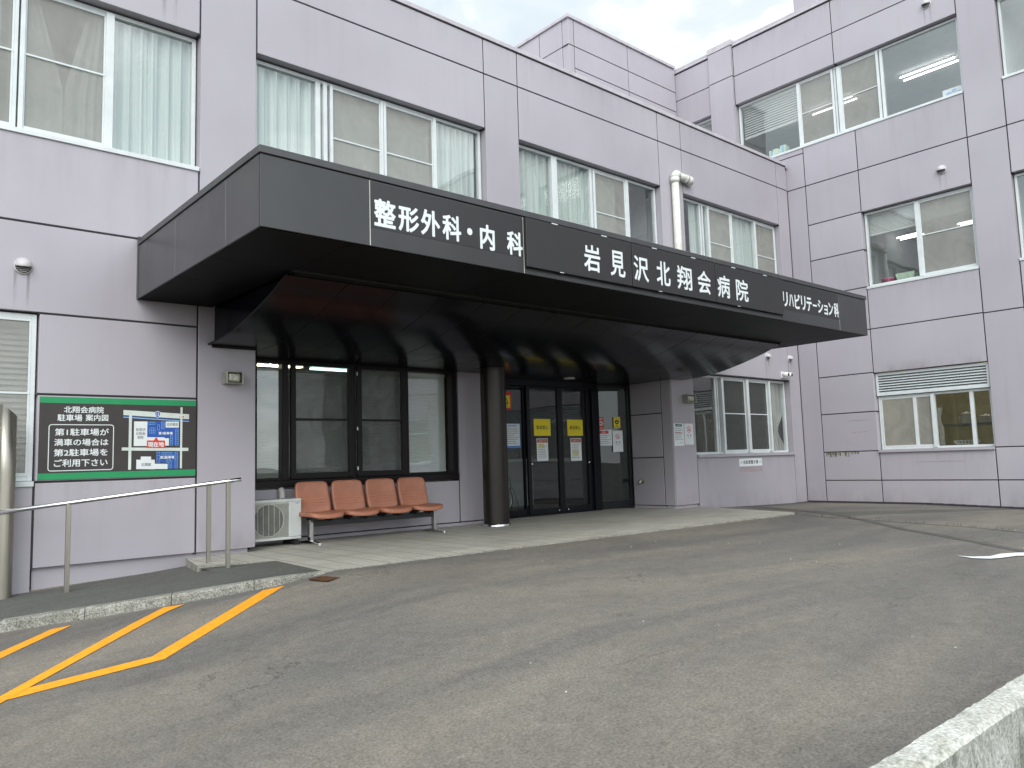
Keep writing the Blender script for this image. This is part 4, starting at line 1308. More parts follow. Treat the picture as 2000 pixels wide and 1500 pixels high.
def ceiling_light(loc, du, dv, label, mat='tube', gap=.12):
    """two tubes; du: half-length vector, dv: sideways offset"""
    t_ = empty('ceiling_light', loc, label, 'light', 'lit fluorescent lights inside the rooms')
    L_ = Vector(loc)
    du, dv = Vector(du), Vector(dv)
    for s in (-1, 1):
        b = MB('alu_dark')
        sz = .012
        p, q = L_ + dv * s - du * 1.04, L_ + dv * s + du * 1.04
        b.box((min(p.x, q.x) - sz, min(p.y, q.y) - sz, L_.z + .03), (max(p.x, q.x) + sz, max(p.y, q.y) + sz, L_.z + .05), 'alu_dark')
        b.build('housing', t_)
    for s in (-1, 1):
        b = MB(mat)
        b.tube([tuple(L_ + dv * s - du), tuple(L_ + dv * s + du)], .019, mat, 8)
        b.build('tube', t_)
ceiling_light((18.5, 6.47, 9.55), (0, .59, 0), (.11, 0, 0), 'lit tubes in the right pane of the top floor window')
ceiling_light((18.5, 8.75, 9.55), (0, .57, 0), (.11, 0, 0), 'lit tubes behind the screens of the top floor window')
ceiling_light((18.4, 7.12, 5.80), (0, .26, 0), (.10, 0, 0), 'lit tubes in the left pane of the middle floor side window')
ceiling_light((18.4, 5.85, 5.80), (0, .24, 0), (.10, 0, 0), 'lit tubes behind the screen of the middle floor side window')
ceiling_light((17.6, 6.9, 2.62), (0, .5, 0), (.07, 0, 0), 'added unseen tubes brightening the kitchen behind the louvred window', 'kitchen_fill')  # added out of sight to brighten the dark kitchen
ceiling_light((17.9, 5.4, 2.62), (0, .5, 0), (.07, 0, 0), 'added unseen tubes brightening the pots in the kitchen', 'kitchen_fill')  # second added light, put in so the pots show
ceiling_light((4.55, 10.22, 2.375), (.42, 0, 0), (0, .035, 0), 'warm lit tubes above the blind at the left of the bench window', 'tube_warm')
ceiling_light((5.45, 10.22, 2.365), (.33, 0, 0), (0, .035, 0), 'greenish lit tubes above the screened pane of the bench window', 'tube_cool')

# ------------------------------------------------------------------ parking map sign
sg = empty('map_sign', PA(2.31, 0.9, 0.01), 'black and green parking map sign with white Japanese text left of the porch', 'sign')
PSg = PA
su0, su1, sv0, sv1 = 1.548, 3.075, 0.912, 1.742
SWd, SHt = su1 - su0, sv1 - sv0
def sU(px):      # sign measured in its own 2000 x 1059 view, columns rectified
    return su0 + (px - 88) / (1888 - 88) * SWd
def sV(py, px=1000):
    t_ = (px - 88) / 1800.0
    top = 40 + t_ * 42
    bot = 985 - t_ * 68
    return sv1 - (py - top) / (bot - top) * SHt
b = MB('signdark', 'alu')
b.box((su0, sv0, 0.001), (su1, sv1, 0.012), 'signdark', PSg)
b.box((su0 - .02, sv0 - .004, 0.001), (su0 - .002, sv1 + .004, 0.016), 'wall', PSg)
b.build('board', sg)
b = MB('green')
b.box((su0, sv1 - .062, 0.0125), (su1, sv1, 0.014), 'green', PSg)
b.box((su0, sv0, 0.0125), (su1, sv0 + .062, 0.014), 'green', PSg)
b.build('green_band', sg)
b = MB('letter')
def st(body, x0, x1, y0, y1, mat='letter', bold=.018, w=.0135):
    b.text(body, sU(x0), sU(x1), sV(y1, (x0 + x1) / 2), sV(y0, (x0 + x1) / 2), w, PSg, mat, bold)
st('北翔会病院', 342, 776, 152, 228)
st('駐車場', 275, 540, 242, 320)
st('案内図', 576, 828, 242, 318)
st('第1駐車場が', 252, 838, 402, 484)
st('満車の場合は', 248, 834, 518, 598)
st('第2駐車場を', 246, 830, 632, 714)
st('ご利用下さい', 250, 830, 746, 832)
# rounded frame
def rrect(x0, x1, y0, y1, r, th, mat, w):
    pts_o, pts_i = [], []
    for cxx, cyy, a0 in ((x1 - r, y1 - r, 0), (x0 + r, y1 - r, 90), (x0 + r, y0 + r, 180), (x1 - r, y0 + r, 270)):
        for k in range(7):
            a = math.radians(a0 + k * 15)
            pts_o.append((cxx + r * math.cos(a), cyy + r * math.sin(a)))
            pts_i.append((cxx + (r - th) * math.cos(a), cyy + (r - th) * math.sin(a)))
    n = len(pts_o)
    for i in range(n):
        j = (i + 1) % n
        b.face([PSg(*pts_o[i], w), PSg(*pts_o[j], w), PSg(*pts_i[j], w), PSg(*pts_i[i], w)], mat)
rrect(sU(186), sU(895), sV(878, 540), sV(356, 540), .03, .008, 'letter', .0135)
b.build('lettering', sg, flip=False)
b = MB('road_col')
def rect(x0, x1, y0, y1, mat, w):
    p = [(x0, y1), (x1, y1), (x1, y0), (x0, y0)]
    b.face([PSg(sU(x), sV(y, x), w) for x, y in p], mat)
def poly(pts_, mat, w):
    b.face([PSg(sU(x), sV(y, x), w) for x, y in pts_], mat)
poly([(1000, 248), (1800, 292), (1800, 236), (1000, 190)], 'road_col', .0130)
poly([(1000, 276), (1800, 322), (1800, 314), (1000, 266)], 'lblue', .0130)
poly([(1000, 264), (1800, 310), (1800, 302), (1000, 256)], 'blue', .0130)
rect(1066, 1100, 250, 865, 'road_col', .0134)
rect(1690, 1716, 158, 845, 'road_col', .0134)
rect(988, 1795, 615, 650, 'road_col', .0138)
rect(1285, 1500, 318, 530, 'blue', .0130)
rect(1500, 1672, 390, 500, 'blue', .0131)
rect(1560, 1672, 480, 590, 'blue', .0132)
rect(1126, 1284, 320, 598, 'letter', .0135)
rect(1284, 1495, 498, 540, 'letter', .0134)
rect(1495, 1550, 508, 592, 'letter', .0133)
rect(1506, 1672, 320, 388, 'letter', .0136)
rect(1400, 1668, 660, 782, 'blue', .0131)
rect(1545, 1668, 775, 848, 'blue', .0132)
rect(1160, 1380, 752, 858, 'letter', .0134)
rect(1212, 1335, 716, 760, 'letter', .0133)
rect(1375, 1537, 796, 855, 'letter', .0132)
rect(1282, 1502, 534, 620, 'red', .0142)
poly([(1362, 536), (1424, 536), (1393, 496)], 'red', .0143)
def grid(x0, x1, y0, y1, nx_, ny_):
    for i in range(nx_ + 1):
        x = x0 + (x1 - x0) * i / nx_
        rect(x - 1.6, x + 1.6, y0, y1, 'lblue', .0136)
    for j in range(ny_ + 1):
        y = y0 + (y1 - y0) * j / ny_
        rect(x0, x1, y - 1.6, y + 1.6, 'lblue', .01362)
grid(1300, 1378, 326, 354, 3, 1)
grid(1456, 1490, 322, 400, 1, 5)
grid(1312, 1378, 392, 452, 3, 2)
grid(1408, 1432, 356, 418, 1, 1)
grid(1632, 1666, 405, 588, 1, 8)
grid(1566, 1592, 480, 588, 1, 4)
grid(1465, 1590, 668, 698, 6, 1)
grid(1628, 1662, 664, 842, 1, 8)
grid(1404, 1440, 668, 780, 1, 3)
grid(1520, 1590, 752, 780, 4, 1)
grid(1552, 1584, 780, 842, 1, 3)
# route shield and signal
poly([(1368, 214), (1405, 200), (1443, 214), (1440, 250), (1405, 284), (1372, 250)], 'letter', .0145)
poly([(1374, 218), (1405, 206), (1437, 218), (1434, 248), (1405, 277), (1378, 248)], 'blue', .0149)
rect(1662, 1742, 250, 280, 'letter', .0145)
for x, mm in ((1678, 'lblue'), (1702, 'yellow'), (1726, 'red')):
    rect(x - 9, x + 9, 255, 275, mm, .0149)
st('12', 1384, 1426, 220, 256, 'letter', .02, .0153)
st('現在地', 1292, 1490, 550, 608, 'letter', .03, .0148)
st('第1駐車場', 1420, 1594, 436, 468, 'letter', .03, .0148)
st('第2駐車場', 1444, 1618, 706, 740, 'letter', .03, .0148)
st('池本薬局', 1516, 1660, 334, 370, 'ink', .0, .0148)
st('岩見沢', 1146, 1262, 394, 430, 'ink', .0, .0148)
st('北翔会', 1146, 1260, 440, 474, 'ink', .0, .0148)
st('病院', 1166, 1240, 484, 516, 'ink', .0, .0148)
st('北翔館', 1218, 1336, 788, 824, 'ink', .0, .0148)
b.build('map', sg, flip=False)

# ------------------------------------------------------------------ notices on doors and walls
def sheet(P, u0, u1, v0, v1, w, mat):
    b = MB(mat)
    b.box((u0, v0, w), (u1, v1, w + .002), mat, P)
    return b
def lines(b, P, u0, u1, v0, v1, n, w, mat='greyink', th=.30, ragged=True, seed=0):
    rn = random.Random(seed)
    h = (v1 - v0) / n
    for k in range(n):
        z = v1 - h * (k + .5)
        e_ = u1 - (rn.uniform(0, .35) * (u1 - u0) if ragged else 0)
        # broken into word-like dashes
        x = u0
        while x < e_ - .004:
            L_ = min(rn.uniform(.012, .03), e_ - x)
            b.face([P(x, z - h * th / 2, w), P(x + L_, z - h * th / 2, w), P(x + L_, z + h * th / 2, w), P(x, z + h * th / 2, w)], mat)
            x += L_ + .004
def notice(name, sheet_b, print_b, label, cat, P, uv, group=None):
    t_ = empty(name, P(*uv), label, cat, group)
    sheet_b.build('sheet', t_)
    print_b.build('printing', t_, flip=False)
    return t_
GP = 'notices stuck on the entrance glass'
WD = 0.001
for (u0, u1, v0, v1, lab) in ((9.318, 9.722, 1.393, 1.692, 'yellow no visiting sheet on the left sliding door'), (10.148, 10.552, 1.393, 1.688, 'yellow no visiting sheet on the right sliding door')):
    P = PD
    s_ = sheet(P, u0, u1, v0, v1, -.022, 'yellow')
    p_ = MB('ink')
    p_.text('面会禁止', u0 + .06, u1 - .06, v0 + .115, v0 + .185, -.0185, P, 'ink', .012)
    notice('notice', s_, p_, lab, 'notice', P, ((u0 + u1) / 2, v0, 0), GP)
for (u0, u1, v0, v1, lab, hl) in ((9.372, 9.645, .948, 1.346, 'white notice with red header under the left yellow sheet', [(.04, .17, .25, .29)]), (10.215, 10.498, .935, 1.346, 'white notice with red header under the right yellow sheet', [(.04, .2, .155, .18), (.04, .22, .11, .135)])):
    P = PD
    s_ = sheet(P, u0, u1, v0, v1, -.022, 'paper')
    p_ = MB('brick')
    p_.box((u0 + .012, v1 - .075, -.0195), (u1 - .012, v1 - .012, -.0185), 'brick', P)
    p_.text('お知らせ', u0 + .05, u1 - .05, v1 - .06, v1 - .028, -.018, P, 'paper', 0)
    for a, c, e_, f_ in hl:
        p_.face([P(u0 + a, v0 + e_, -.0190), P(u0 + c, v0 + e_, -.0190), P(u0 + c, v0 + f_, -.0190), P(u0 + a, v0 + f_, -.0190)], 'yellow')
    lines(p_, P, u0 + .03, u1 - .03, v0 + .04, v1 - .09, 9, -.0185, seed=int(u0 * 10))
    notice('notice', s_, p_, lab, 'notice', P, ((u0 + u1) / 2, v0, 0), GP)
PDs = plane_at(YD + .06)
u0, u1, v0, v1 = 8.68, 9.045, 1.185, 1.612
s_ = sheet(PDs, u0, u1, v0, v1, -.022, 'paper')
p_ = MB('blue_line')
for (x0, x1, y0, y1) in ((u0, u0 + .012, v0, v1), (u1 - .012, u1, v0, v1), (u0 + .012, u1 - .012, v1 - .012, v1), (u0 + .012, u1 - .012, v0, v0 + .04)):
    p_.box((x0, y0, -.0195), (x1, y1, -.0185), 'blue_line', PDs)
p_.text('ご来院の皆様へ', u0 + .05, u1 - .05, v1 - .06, v1 - .028, -.018, PDs, 'blue', .01)
lines(p_, PDs, u0 + .03, u1 - .03, v0 + .06, v1 - .08, 8, -.0185, seed=4)
notice('notice', s_, p_, 'white notice with blue border on the glass beside the column', 'notice', PDs, ((u0 + u1) / 2, v0, 0), GP)
u0, u1, v0, v1 = 8.60, 8.862, 1.85, 2.155
s_ = sheet(PDs, u0, u1, v0, v1, -.022, 'red')
p_ = MB('yellow')
p_.box((u0 + .03, v0 + .03, -.0195), (u1 - .03, v1 - .06, -.019), 'yellow', PDs)
p_.face([PDs(u0 + .06, v0 + .10, -.0185), PDs(u1 - .06, v0 + .10, -.0185), PDs((u0 + u1) / 2, v1 - .08, -.0185)], 'ink')
p_.face([PDs(u0 + .09, v0 + .115, -.018), PDs(u1 - .09, v0 + .115, -.018), PDs((u0 + u1) / 2, v1 - .105, -.018)], 'yellow')
lines(p_, PDs, u0 + .05, u1 - .05, v0 + .04, v0 + .09, 2, -.0185, 'ink', seed=5)
notice('warning_sticker', s_, p_, 'red and yellow warning sticker half hidden behind the column', 'sticker', PDs, ((u0 + u1) / 2, v0, 0), GP)

def disc(b, P, cu, cv, r0, r1, w, mat, n=28):
    for k in range(n):
        a, c = 2 * math.pi * k / n, 2 * math.pi * (k + 1) / n
        if r0 <= 0:
            b.face([P(cu, cv, w), P(cu + r1 * math.cos(a), cv + r1 * math.sin(a), w), P(cu + r1 * math.cos(c), cv + r1 * math.sin(c), w)], mat)
        else:
            b.face([P(cu + r0 * math.cos(a), cv + r0 * math.sin(a), w), P(cu + r1 * math.cos(a), cv + r1 * math.sin(a), w), P(cu + r1 * math.cos(c), cv + r1 * math.sin(c), w), P(cu + r0 * math.cos(c), cv + r0 * math.sin(c), w)], mat)
def nosmoke(P, u0, u1, v0, v1, w, label, group=None):
    s_ = sheet(P, u0, u1, v0, v1, w, 'paper')
    p_ = MB('red')
    cu, cv = (u0 + u1) / 2, v0 + (v1 - v0) * .72
    R_ = (u1 - u0) * .23
    disc(p_, P, cu, cv, R_ * .82, R_, w + .0032, 'red')
    p_.box((cu - R_ * .55, cv - R_ * .32, w + .0022), (cu + R_ * .55, cv - R_ * .10, w + .0026), 'ink', P)
    for k in (-.1, .15):
        p_.box((cu + R_ * k, cv + .02 * R_, w + .0022), (cu + R_ * (k + .1), cv + R_ * .5, w + .0026), 'greyink', P)
    c1, s1 = math.cos(math.radians(45)), math.sin(math.radians(45))
    q = lambda a, e_: P(cu + a * c1 - e_ * s1, cv - a * s1 - e_ * c1, w + .003)
    p_.face([q(-R_ * .85, -.08 * R_), q(R_ * .85, -.08 * R_), q(R_ * .85, .08 * R_), q(-R_ * .85, .08 * R_)], 'red')
    p_.text('禁', cu - R_ * .95, cu - R_ * .35, v0 + (v1 - v0) * .40, v0 + (v1 - v0) * .49, w + .0028, P, 'ink', .01)
    p_.text('煙', cu + R_ * .35, cu + R_ * .95, v0 + (v1 - v0) * .40, v0 + (v1 - v0) * .49, w + .0028, P, 'ink', .01)
    lines(p_, P, cu - R_ * .9, cu + R_ * .9, v0 + (v1 - v0) * .32, v0 + (v1 - v0) * .36, 1, w + .0028, ragged=False)
    notice('no_smoking_notice', s_, p_, label, 'notice', P, (cu, v0, 0), group)
f_ = SLEN / Vector((0.79, -0.26)).length
def sS(s):
    return s * Vector((0.79, -0.26)).length
# sidelight stickers
u0, u1, v0, v1 = sS(.175), sS(.325), 1.53, 1.75
s_ = sheet(PS, u0, u1, v0, v1, .001, 'red')
p_ = MB('letter')
p_.text('AED', u0 + .02, u1 - .02, v1 - .058, v1 - .016, .0036, PS, 'letter', .01)
cu, cv = (u0 + u1) / 2, v0 + .10
disc(p_, PS, cu, cv, 0, .044, .0036, 'letter')
p_.face([PS(cu, cv - .03, .004), PS(cu + .03, cv + .008, .004), PS(cu + .016, cv + .026, .004), PS(cu, cv + .012, .004), PS(cu - .016, cv + .026, .004), PS(cu - .03, cv + .008, .004)], 'red')
lines(p_, PS, u0 + .02, u1 - .02, v0 + .012, v0 + .035, 1, .0036, 'letter', ragged=False)
notice('sticker', s_, p_, 'small red defibrillator sticker with white heart on the angled glass', 'sticker', PS, (cu, v0, 0), GP)
u0, u1, v0, v1 = sS(.588), sS(.762), 1.54, 1.753
s_ = sheet(PS, u0, u1, v0, v1, .001, 'yellow')
p_ = MB('ink')
cu, cv = (u0 + u1) / 2, v0 + .105
p_.text('防犯カメラ', u0 + .012, u1 - .012, v1 - .04, v1 - .012, .0036, PS, 'ink', .0)
p_.face([PS(cu - .042, cv + .042, .0036), PS(cu - .042, cv - .01, .0036), PS(cu, cv - .045, .0036), PS(cu + .042, cv - .01, .0036), PS(cu + .042, cv + .042, .0036), PS(cu, cv + .05, .0036)], 'ink')
disc(p_, PS, cu, cv + .005, 0, .016, .004, 'yellow')
p_.text('作動中', u0 + .02, u1 - .02, v0 + .012, v0 + .048, .0036, PS, 'ink', .015)
notice('sticker', s_, p_, 'small yellow security camera sticker with black shield on the angled glass', 'sticker', PS, (cu, v0, 0), GP)
u0, u1, v0, v1 = sS(.118), sS(.528), 1.204, 1.506
s_ = sheet(PS, u0, u1, v0, v1, .001, 'paper')
p_ = MB('red')
p_.box((u0 + .07, v1 - .075, .0034), (u1 - .07, v1 - .015, .0038), 'red', PS)
p_.text('お願い', u0 + .12, u1 - .12, v1 - .062, v1 - .03, .0042, PS, 'paper', .0)
lines(p_, PS, u0 + .02, u1 - .02, v0 + .03, v1 - .09, 5, .0036, seed=8)
notice('notice', s_, p_, 'wide white notice with red heading on the angled glass', 'notice', PS, ((u0 + u1) / 2, v0, 0), GP)
nosmoke(PS, sS(.548), sS(.812), 1.08, 1.488, .001, 'white no smoking sheet on the angled glass by the doors', GP)
# pillar sheets
u0, u1, v0, v1 = 11.738, 12.035, 1.150, 1.568
s_ = sheet(PA, u0, u1, v0, v1, .001, 'paper')
p_ = MB('dgreen')
p_.box((u0 + .05, v1 - .06, .0034), (u1 - .05, v1 - .012, .0038), 'dgreen', PA)
p_.text('面会時間', u0 + .09, u1 - .09, v1 - .05, v1 - .024, .0042, PA, 'paper', 0)
lines(p_, PA, u0 + .025, u1 - .025, v0 + .1, v1 - .08, 7, .0036, seed=9)
p_.face([PA(u0 + .03, v0 + .235, .0037), PA(u1 - .04, v0 + .235, .0037), PA(u1 - .04, v0 + .245, .0037), PA(u0 + .03, v0 + .245, .0037)], 'red')
lines(p_, PA, u1 - .12, u1 - .03, v0 + .04, v0 + .075, 1, .0036, seed=10)
notice('notice', s_, p_, 'white notice with green heading on the lilac pillar', 'notice', PA, ((u0 + u1) / 2, v0, 0), 'sheets on the lilac pillar')
nosmoke(PA, 12.06, 12.328, 1.170, 1.566, .001, 'white no smoking sheet on the lilac pillar', 'sheets on the lilac pillar')
# bicycle parking sign
u0, u1, v0, v1 = 13.81, 14.645, .718, .873
s_ = sheet(PA, u0, u1, v0, v1, .001, 'paper')
p_ = MB('ink')
p_.text('自転車置き場', u0 + .15, u1 - .15, v0 + .04, v1 - .035, .0036, PA, 'ink', .018)
for uu in (u0 + .075, u1 - .075):      # small bicycle marks
    for du in (-.022, .022):
        disc(p_, PA, uu + du, v0 + .07, .013, .018, .0036, 'greyink', 14)
    p_.face([PA(uu - .022, v0 + .07, .0036), PA(uu - .014, v0 + .073, .0036), PA(uu + .012, v0 + .105, .0036), PA(uu + .004, v0 + .105, .0036)], 'greyink')
    p_.face([PA(uu + .020, v0 + .07, .0036), PA(uu + .026, v0 + .07, .0036), PA(uu + .014, v0 + .115, .0036), PA(uu + .008, v0 + .115, .0036)], 'greyink')
notice('bicycle_parking_sign', s_, p_, 'small white bicycle parking sign under the lower right window', 'sign', PA, ((u0 + u1) / 2, v0, 0))

# ------------------------------------------------------------------ vents, lamps, cameras, pipe
def vent(P, u, v, r, label, axis):
    t_ = empty('vent_hood', P(u, v, 0), label, 'vent', 'round vent hoods on the walls')
    b = MB('vent')
    n, rows_ = 40, 14
    vs, fs = [], []
    for i in range(rows_ + 1):
        a = math.pi / 2 * i / rows_
        for j in range(n):
            c = 2 * math.pi * j / n
            vs.append((r * math.cos(a) * math.cos(c), r * math.cos(a) * math.sin(c), r * 1.1 * math.sin(a)))
    for i in range(rows_):
        for j in range(n):
            q = (i * n + j, i * n + (j + 1) % n, (i + 1) * n + (j + 1) % n, (i + 1) * n + j)
            cv = sum(vs[k][1] for k in q) / 4 + .22 * (sum(vs[k][2] for k in q) / 4)
            if cv > .02 * r:
                fs.append(q)
    vs = [P(u + p[0], v + p[1], .012 + p[2]) for p in vs]
    b.geo(vs, fs, 'vent', True)
    b.build('hood', t_, flip=False)
    b = MB('vent')
    vs, fs = [], []
    for rr, w in ((r * 1.12, 0.001), (r * 1.12, .014), (r * .96, .02)):
        for j in range(28):
            c = 2 * math.pi * j / 28
            vs.append(P(u + rr * math.cos(c), v + rr * math.sin(c), w))
    for i in range(2):
        for j in range(28):
            fs.append((i * 28 + j, i * 28 + (j + 1) % 28, (i + 1) * 28 + (j + 1) % 28, (i + 1) * 28 + j))
    b.geo(vs, fs, 'vent', True)
    b.build('flange', t_)
    b = MB('dark')
    disc(b, P, u, v, 0, r * .94, .0165, 'dark')
    for k in range(5):
        z = v - r * .8 + k * r * .22
        hw = math.sqrt(max(0, (r * .9) ** 2 - (z - v) ** 2))
        b.box((u - hw, z, .018), (u + hw, z + .006, .026), 'vent', P)
    b.build('grille', t_, flip=False)
vent(PA, 1.37, 3.045, .075, 'round lilac vent hood on the wall above the map sign', 'A')
vent(PA, 2.74, 6.62, .075, 'round vent hood high above the upper left window', 'A')
vent(PA, 15.10, 3.03, .075, 'round vent hood under the right end of the canopy, left of two', 'A')
vent(PA, 16.02, 3.04, .075, 'round vent hood beside the inner corner, right of two', 'A')
vent(PB, 5.68, 9.94, .085, 'round vent hood above the top floor side window', 'B')
vent(PB, 5.665, 6.457, .085, 'round vent hood above the middle floor side window', 'B')

def wall_lamp(u, v, hw, hh, label):
    t_ = empty('wall_lamp', PA(u, v, 0), label, 'lamp', 'square bulkhead lamps on the entrance piers')
    b = MB('lampmetal')
    b.box((u - hw, v - hh, .001), (u + hw, v + hh, .05), 'lampmetal', PA)
    for s in (-1, 1):
        b.box((u + s * (hw - .008) - .008, v - hh - .003, .05), (u + s * (hw - .008) + .008, v + hh + .003, .135), 'lampmetal', PA)
        b.box((u - hw + .017, v + s * (hh - .006) - .005, .05), (u + hw - .017, v + s * (hh - .006) + .005, .1345), 'lampmetal', PA)
    b.build('body', t_, .004)
    b = MB('lampglass')
    n, m_ = 10, 8
    vs = []
    for j in range(m_ + 1):
        for i in range(n + 1):
            s, f = i / n * 2 - 1, j / m_ * 2 - 1
            bul = (1 - abs(s) ** 6) * (1 - abs(f) ** 6)
            vs.append(PA(u + s * (hw - .018), v + f * (hh - .012), .05 + .075 * bul ** .5 + .004 * math.sin(i * 2.1) * math.sin(j * 1.7)))
    b.geo(vs, [(j * (n + 1) + i, j * (n + 1) + i + 1, (j + 1) * (n + 1) + i + 1, (j + 1) * (n + 1) + i) for j in range(m_) for i in range(n)], 'lampglass', True)
    b.build('glass_cover', t_, flip=False)
wall_lamp(3.475, 2.012, .10, .070, 'square bulkhead lamp on the pier left of the bench')
wall_lamp(12.17, 2.03, .13, .075, 'square bulkhead lamp on the pillar right of the doors')

t_ = empty('security_camera', PA(15.70, 2.66, 0), 'white twin-eyed security camera above the lower right window', 'camera')
b = MB('white')
b.box((15.60, 2.59, .001), (15.80, 2.73, .03), 'white', PA)
b.build('bracket', t_, .006)
for uu in (15.635, 15.775):
    b = MB('white')
    c = PA(uu, 2.665, .03)
    b.tube([PA(uu, 2.675, .03), PA(uu + .01, 2.665, .08), PA(uu + .02, 2.655, .16)], [.03, .05, .055], 'white', 16)
    hd = b.build('camera_head', t_)
    b = MB('ink')
    b.tube([PA(uu + .02, 2.655, .158), PA(uu + .021, 2.6545, .166)], [.04, .035], 'ink', 16)
    b.build('lens', hd)

t_ = empty('drainpipe', (12.06, 8.86, 3.5), 'white plastic drainpipe with an elbow rising above the canopy', 'pipe')
b = MB('pipe')
b.tube([(12.05, 8.87, 3.48), (12.05, 8.87, 6.24)], .072, 'pipe', 18)
b.build('pipe', t_)
b = MB('pipe')
b.tube([(12.05, 8.87, 6.20), (12.05, 8.87, 6.30)], .086, 'pipe', 18)
b.tube([(12.05, 8.87, 6.28), (12.055, 8.87, 6.33), (12.09, 8.87, 6.365), (12.14, 8.87, 6.37)], .086, 'pipe', 18)
b.tube([(12.12, 8.87, 6.37), (12.50, 8.87, 6.345)], .07, 'pipe', 18)
b.tube([(12.36, 8.87, 6.354), (12.42, 8.87, 6.35)], .082, 'pipe', 18)
b.tube([(12.46, 8.87, 6.347), (12.53, 8.87, 6.345), (12.57, 8.90, 6.335), (12.58, 8.955, 6.33)], .082, 'pipe', 18)
b.build('elbow', t_)

t_ = empty('wall_spout', (11.72, 9.73, .5), 'small metal spout on the side wall right of the doors', 'tap')
b = MB('lampmetal')
b.lathe((11.715, 9.73, .51), [(0, -.004), (.045, -.004), (.05, 0)], 'lampmetal', 16, 'X')
b.tube([(11.715, 9.73, .515), (11.66, 9.73, .52), (11.63, 9.73, .50), (11.62, 9.73, .46)], [.035, .036, .036, .032], 'lampmetal', 14)
b.build('spout', t_)

# ------------------------------------------------------------------ handrail and post
t_ = empty('handrail', (1.74, 8.5, -0.12), 'steel handrail along the sloping walkway below the map sign', 'handrail')
b = MB('chrome')
pa, pc = Vector((3.05, 7.913, .842)), Vector((1.737, 8.506, .686))
d_ = pa - pc
b.tube([tuple(pc - d_ * .52), tuple(pc), tuple(pa), tuple(pa + d_ * .085)], .021, 'chrome', 14)
b.build('rail', t_)
b = MB('steel')
b.tube([(3.045, 7.93, .835), (3.03, 8.40, .83)], .014, 'steel', 10)
b.build('cross_bar', t_)
for (x, y, z0, z1) in ((1.737, 8.506, -.16, .67), (3.048, 7.913, -.05, .825), (3.03, 8.401, -.05, .835)):
    b = MB('steel')
    b.box((x - .020, y - .020, z0), (x + .020, y + .020, z1), 'steel')
    b.build('post', t_, .004)
t_ = empty('steel_post', (1.27, 8.83, -.15), 'thick brushed steel post with slanted top at the left edge', 'post')
b = MB('steel')
n = 28
vs = []
for z in (-.3, 1.0, None):
    for j in range(n):
        a = 2 * math.pi * j / n
        x, y = .072 * math.cos(a), .072 * math.sin(a)
        zz = z if z is not None else 1.585 - x * .9
        vs.append((1.268 + x, 8.80 + y, zz))
fs = [(i * n + j, i * n + (j + 1) % n, (i + 1) * n + (j + 1) % n, (i + 1) * n + j) for i in range(2) for j in range(n)]
b.geo(vs, fs, 'steel', True)
b.face(vs[2 * n:], 'steel')
b.build('tube', t_)
b = MB('lampmetal')
b.box((1.10, 8.76, .8), (1.205, 8.84, 1.42), 'lampmetal')
b.build('box', t_, .006)

# ------------------------------------------------------------------ bench
def cushion(hx, hy, hz, k, nx_, ny_, nz_, fn, mat):
    """rounded block, then shaped by fn(x, y, z)"""
    b = MB(mat)
    bm = bmesh.new()
    bmesh.ops.create_cube(bm, size=2)
    bm_ = []
    bm.free()
    def face_grid(ax, sgn, na, nb):
        vs, fs = [], []
        for j in range(nb + 1):
            for i in range(na + 1):
                a, c = i / na * 2 - 1, j / nb * 2 - 1
                p = [0, 0, 0]
                o_ = [q for q in (0, 1, 2) if q != ax]
                p[ax], p[o_[0]], p[o_[1]] = sgn, a, c
                mxv_ = max(abs(q) for q in p)
                nm = sum(abs(q) ** k for q in p) ** (1 / k)
                p = [q * mxv_ / nm for q in p]
                vs.append(fn(p[0] * hx, p[1] * hy, p[2] * hz))
        for j in range(nb):
            for i in range(na):
                fs.append((j * (na + 1) + i, j * (na + 1) + i + 1, (j + 1) * (na + 1) + i + 1, (j + 1) * (na + 1) + i))
        b.geo(vs, fs, mat, True)
    for s in (-1, 1):
        face_grid(0, s, ny_, nz_)
        face_grid(1, s, nx_, nz_)
        face_grid(2, s, nx_, ny_)
    return b
BX0, PITCH = 4.475, 0.512
SHW = .243
bn = empty('waiting_bench', (5.6, 9.2, 0), 'row of four salmon vinyl seats on chrome legs outside the dark window', 'bench')
ROT_B = 0.0
